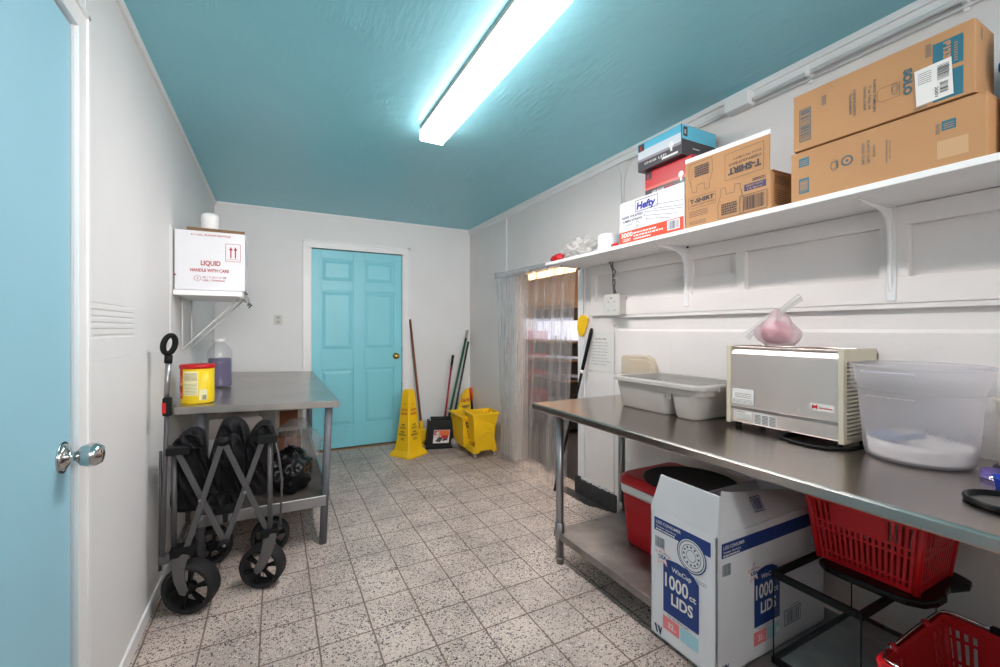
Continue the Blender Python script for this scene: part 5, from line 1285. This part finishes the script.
k.disc(.040, .100, .022, 'offw', 2); k.ring(.040, .100, .016, .005, 'ink', 3); k.poly([(.02, .02), (.07, .01), (.10, .05), (.06, .07)], 'ink', 2); k.poly([(.09, .02), (.15, .03), (.14, .055), (.10, .045)], 'inkb', 2); k.scrib(.01, .058, .075, .072, 2, 'redp', lv=3)
k.b.build('product_label', k.mats, PD, norm=False, local=True)
# green handled mops
t = thing('mop', 'string mop with a green metal handle leaning into the back corner', 'mop', (1.62, 4.45, 0))
b = MB(); b.tube([(1.655, 4.46, .10), (2.0, 4.655, 1.20)], .0135, 12); b.build('handle', 'green', t)
b = MB(); b.tube([(1.981, 4.644, 1.14), (2.008, 4.661, 1.235)], .0150, 12); b.build('end_sleeve', 'greyp', t)
b = MB(); b.blob((1.52, 4.50, .03), (.15, .07, .030), .3, 5, 3, 4, lambda p, d: Vector((p.x, p.y, max(p.z, -.028)))).blob((1.62, 4.43, .06), (.06, .05, .06), .25, 5, 3, 3, lambda p, d: Vector((p.x, p.y, max(p.z, -.058)))); b.build('mop_head', 'greenf', t)
t = thing('squeegee', 'dark green pole leaning just right of the lighter green mop handle', 'pole', (1.70, 4.50, 0))
b = MB(); b.tube([(1.72, 4.50, .01), (2.02, 4.665, 1.10)], .011, 12); b.build('handle', mat('dark green handle', (24, 52, 42), .4), t)
b = MB(); b.blob((1.68, 4.22, .055), (.050, .05, .055), .12, 3, 2, 3, lambda p, d: Vector((p.x, p.y, max(p.z, -.054)))); tag(b.build('cleaning_rag', mat('grey rag', (150, 146, 142), .9, bump=(40, .5)), None), 'small grey rag on the floor between the dustpan and the yellow bucket', 'rag')

# mop bucket with wringer
BK = thing('mop_bucket', 'yellow mop bucket on casters with side-press wringer in the back corner', 'bucket', (1.78, 4.02, 0))
def quad(c, hx_, hy, ang):
    c_, s_ = math.cos(ang), math.sin(ang); return [(c[0]+a*hx_*c_-b_*hy*s_, c[1]+a*hx_*s_+b_*hy*c_) for a, b_ in ((-1,-1),(-.8,-1.0),(.8,-1.0),(1,-1),(1,1),(.8,1.0),(-.8,1.0),(-1,1))]
an = math.radians(-3); 
b = MB(); cb = (1.765, 4.175)
loft(b, [(quad(cb, .088, .160, an), .075), (quad(cb, .093, .165, an), .09), (quad(cb, .113, .190, an), .37)], True, False, False)
loft(b, [(quad(cb, .085, .155, an), .09), (quad(cb, .109, .186, an), .37)], True, False, False); b.build('bucket_body', 'yellow', BK, bevel=.004)
b = MB(); loft(b, [(quad(cb, .109, .186, an), .368), (quad(cb, .125, .203, an), .365), (quad(cb, .127, .205, an), .385), (quad(cb, .111, .188, an), .392), (quad(cb, .109, .186, an), .368)], False, False, False); b.build('rim', 'yellow', BK, bevel=.003)
# wringer towards the room
b = MB(); cw = (1.815, 3.93)
loft(b, [(quad(cw, .105, .085, an), .16), (quad((1.815, 3.925), .112, .095, an), .30), (quad((1.815, 3.925), .132, .115, an), .425)], True, False, False)
loft(b, [(quad(cw, .100, .080, an), .17), (quad((1.815, 3.925), .127, .110, an), .425)], True, False, False)
b.build('wringer', 'yellow', BK, bevel=.005)
b = MB(); loft(b, [(quad((1.815, 3.925), .127, .110, an), .42), (quad((1.815, 3.925), .142, .125, an), .418), (quad((1.815, 3.925), .142, .125, an), .440), (quad((1.815, 3.925), .128, .112, an), .444), (quad((1.815, 3.925), .127, .110, an), .42)], False, False, False)
for i in range(4): b.box(1.745+i*.04, 3.83, .436, 1.765+i*.04, 3.845, .452)
b.build('wringer_rim', 'yellow', BK, bevel=.003)
b = MB(); yf = 3.822
b.prism([(1.695, .055), (1.74, .055), (1.755, .078), (1.875, .078), (1.89, .055), (1.935, .055), (1.925, .13), (1.905, .20), (1.90, .30), (1.92, .41), (1.705, .41), (1.72, .30), (1.715, .20), (1.70, .13)], 'Y', yf, yf+.014)
b.prism([(1.755, .235), (1.80, .248), (1.86, .248), (1.885, .240), (1.86, .262), (1.79, .262)], 'Y', yf-.006, yf+.002)
b.build('front_apron', 'yellow', BK, bevel=.004)
b = MB()
b.box(1.69, 3.84, .055, 1.705, 4.02, .12).box(1.925, 3.84, .055, 1.94, 4.02, .12).box(1.69, 3.99, .06, 1.90, 4.32, .085); b.build('chassis', 'yellow', BK, bevel=.004)
for (x, y) in ((1.712, 3.86), (1.920, 3.86), (1.705, 4.29), (1.86, 4.29)):
    b = MB(); b.tube([(x-.009, y, .027), (x+.009, y, .027)], .026, 18); c1 = b.build('caster', 'greyp', BK)
    b = MB(); b.box(x-.014, y-.016, .03, x-.010, y+.016, .064).box(x+.010, y-.016, .03, x+.014, y+.016, .064).box(x-.014, y-.016, .056, x+.014, y+.016, .064); b.build('caster_fork', 'legs', c1)
b = MB(); b.tube([(1.775, 4.06, .40), (1.762, 4.05, .545)], .011, 10); lv = b.build('lever', 'black', BK)
b = MB(); b.tube([(1.763, 4.052, .53), (1.752, 4.042, .66)], [.014, .017], 12); b.build('lever_grip', 'redp', lv)
b = MB(); b.tube([(1.66, 4.34, .385), (1.62, 4.36, .42), (1.59, 4.30, .40)], .004, 6); b.build('wire_handle', 'legs', BK)
k = Ink((1.688, 4.02, .18), (.08, -1, 0), (-.16, 0, 1)); k.rect(.045, .10, .10, .165, 'ink'); k.disc(.075, .14, .010, 'yellow', 1); k.line([(.055, .11), (.095, .12)], .006, 'yellow', 1)
k.text('CAUTION', .040, .170, .012, 'ink', .065); k.text('WET', .050, .060, .020, 'ink', .045, bold=.03); k.text('FLOOR', .045, .035, .014, 'ink', .055, bold=.03); k.scrib(.048, .0, .095, .025, 2, 'ink')
k.build('warning_print', BK)
BK.location.x -= .01; BK.location.y -= .08
# folded wet floor sign standing behind the wringer
t = thing('wet_floor_sign', 'folded yellow A-frame wet floor sign leaning behind the mop bucket', 'sign', (1.86, 4.47, 0))
b = MB(); q0 = Vector((1.735, 4.44, .02)); uu = Vector((.86, .0, .0)); 
def sg(u, v, dy): return Vector((1.78+.225*v+(u-.5)*(.26-.14*v), 4.40+.20*v+dy, .0+.56*v))
o_ = [(0, 0), (1, 0), (1, .88), (.82, .985), (.6, 1), (.4, 1), (.18, .985), (0, .88)]
for dy in (0, .022):
    A = [b.bm.verts.new(sg(u, v, dy)) for u, v in o_]; B = [b.bm.verts.new(sg(u, v, dy+.010)) for u, v in o_]
    b._f(A[::-1]); b._f(B)
    for i in range(8): b._f((A[i], A[(i+1) % 8], B[(i+1) % 8], B[i]))
b.build('sign_panel', 'yellow', t, bevel=.003)
k = Ink(sg(.5, 0, -.0015), (sg(1, .5, 0)-sg(0, .5, 0)), (sg(.5, 1, 0)-sg(.5, 0, 0)))
k.text('CAUTION', 0, .475, .034, 'red', .14, align='c', bold=.05); k.text('WET', 0, .40, .03, 'ink', .09, align='c', bold=.04); k.text('FLOOR', 0, .35, .03, 'ink', .13, align='c', bold=.04)
k.build('lettering', t)
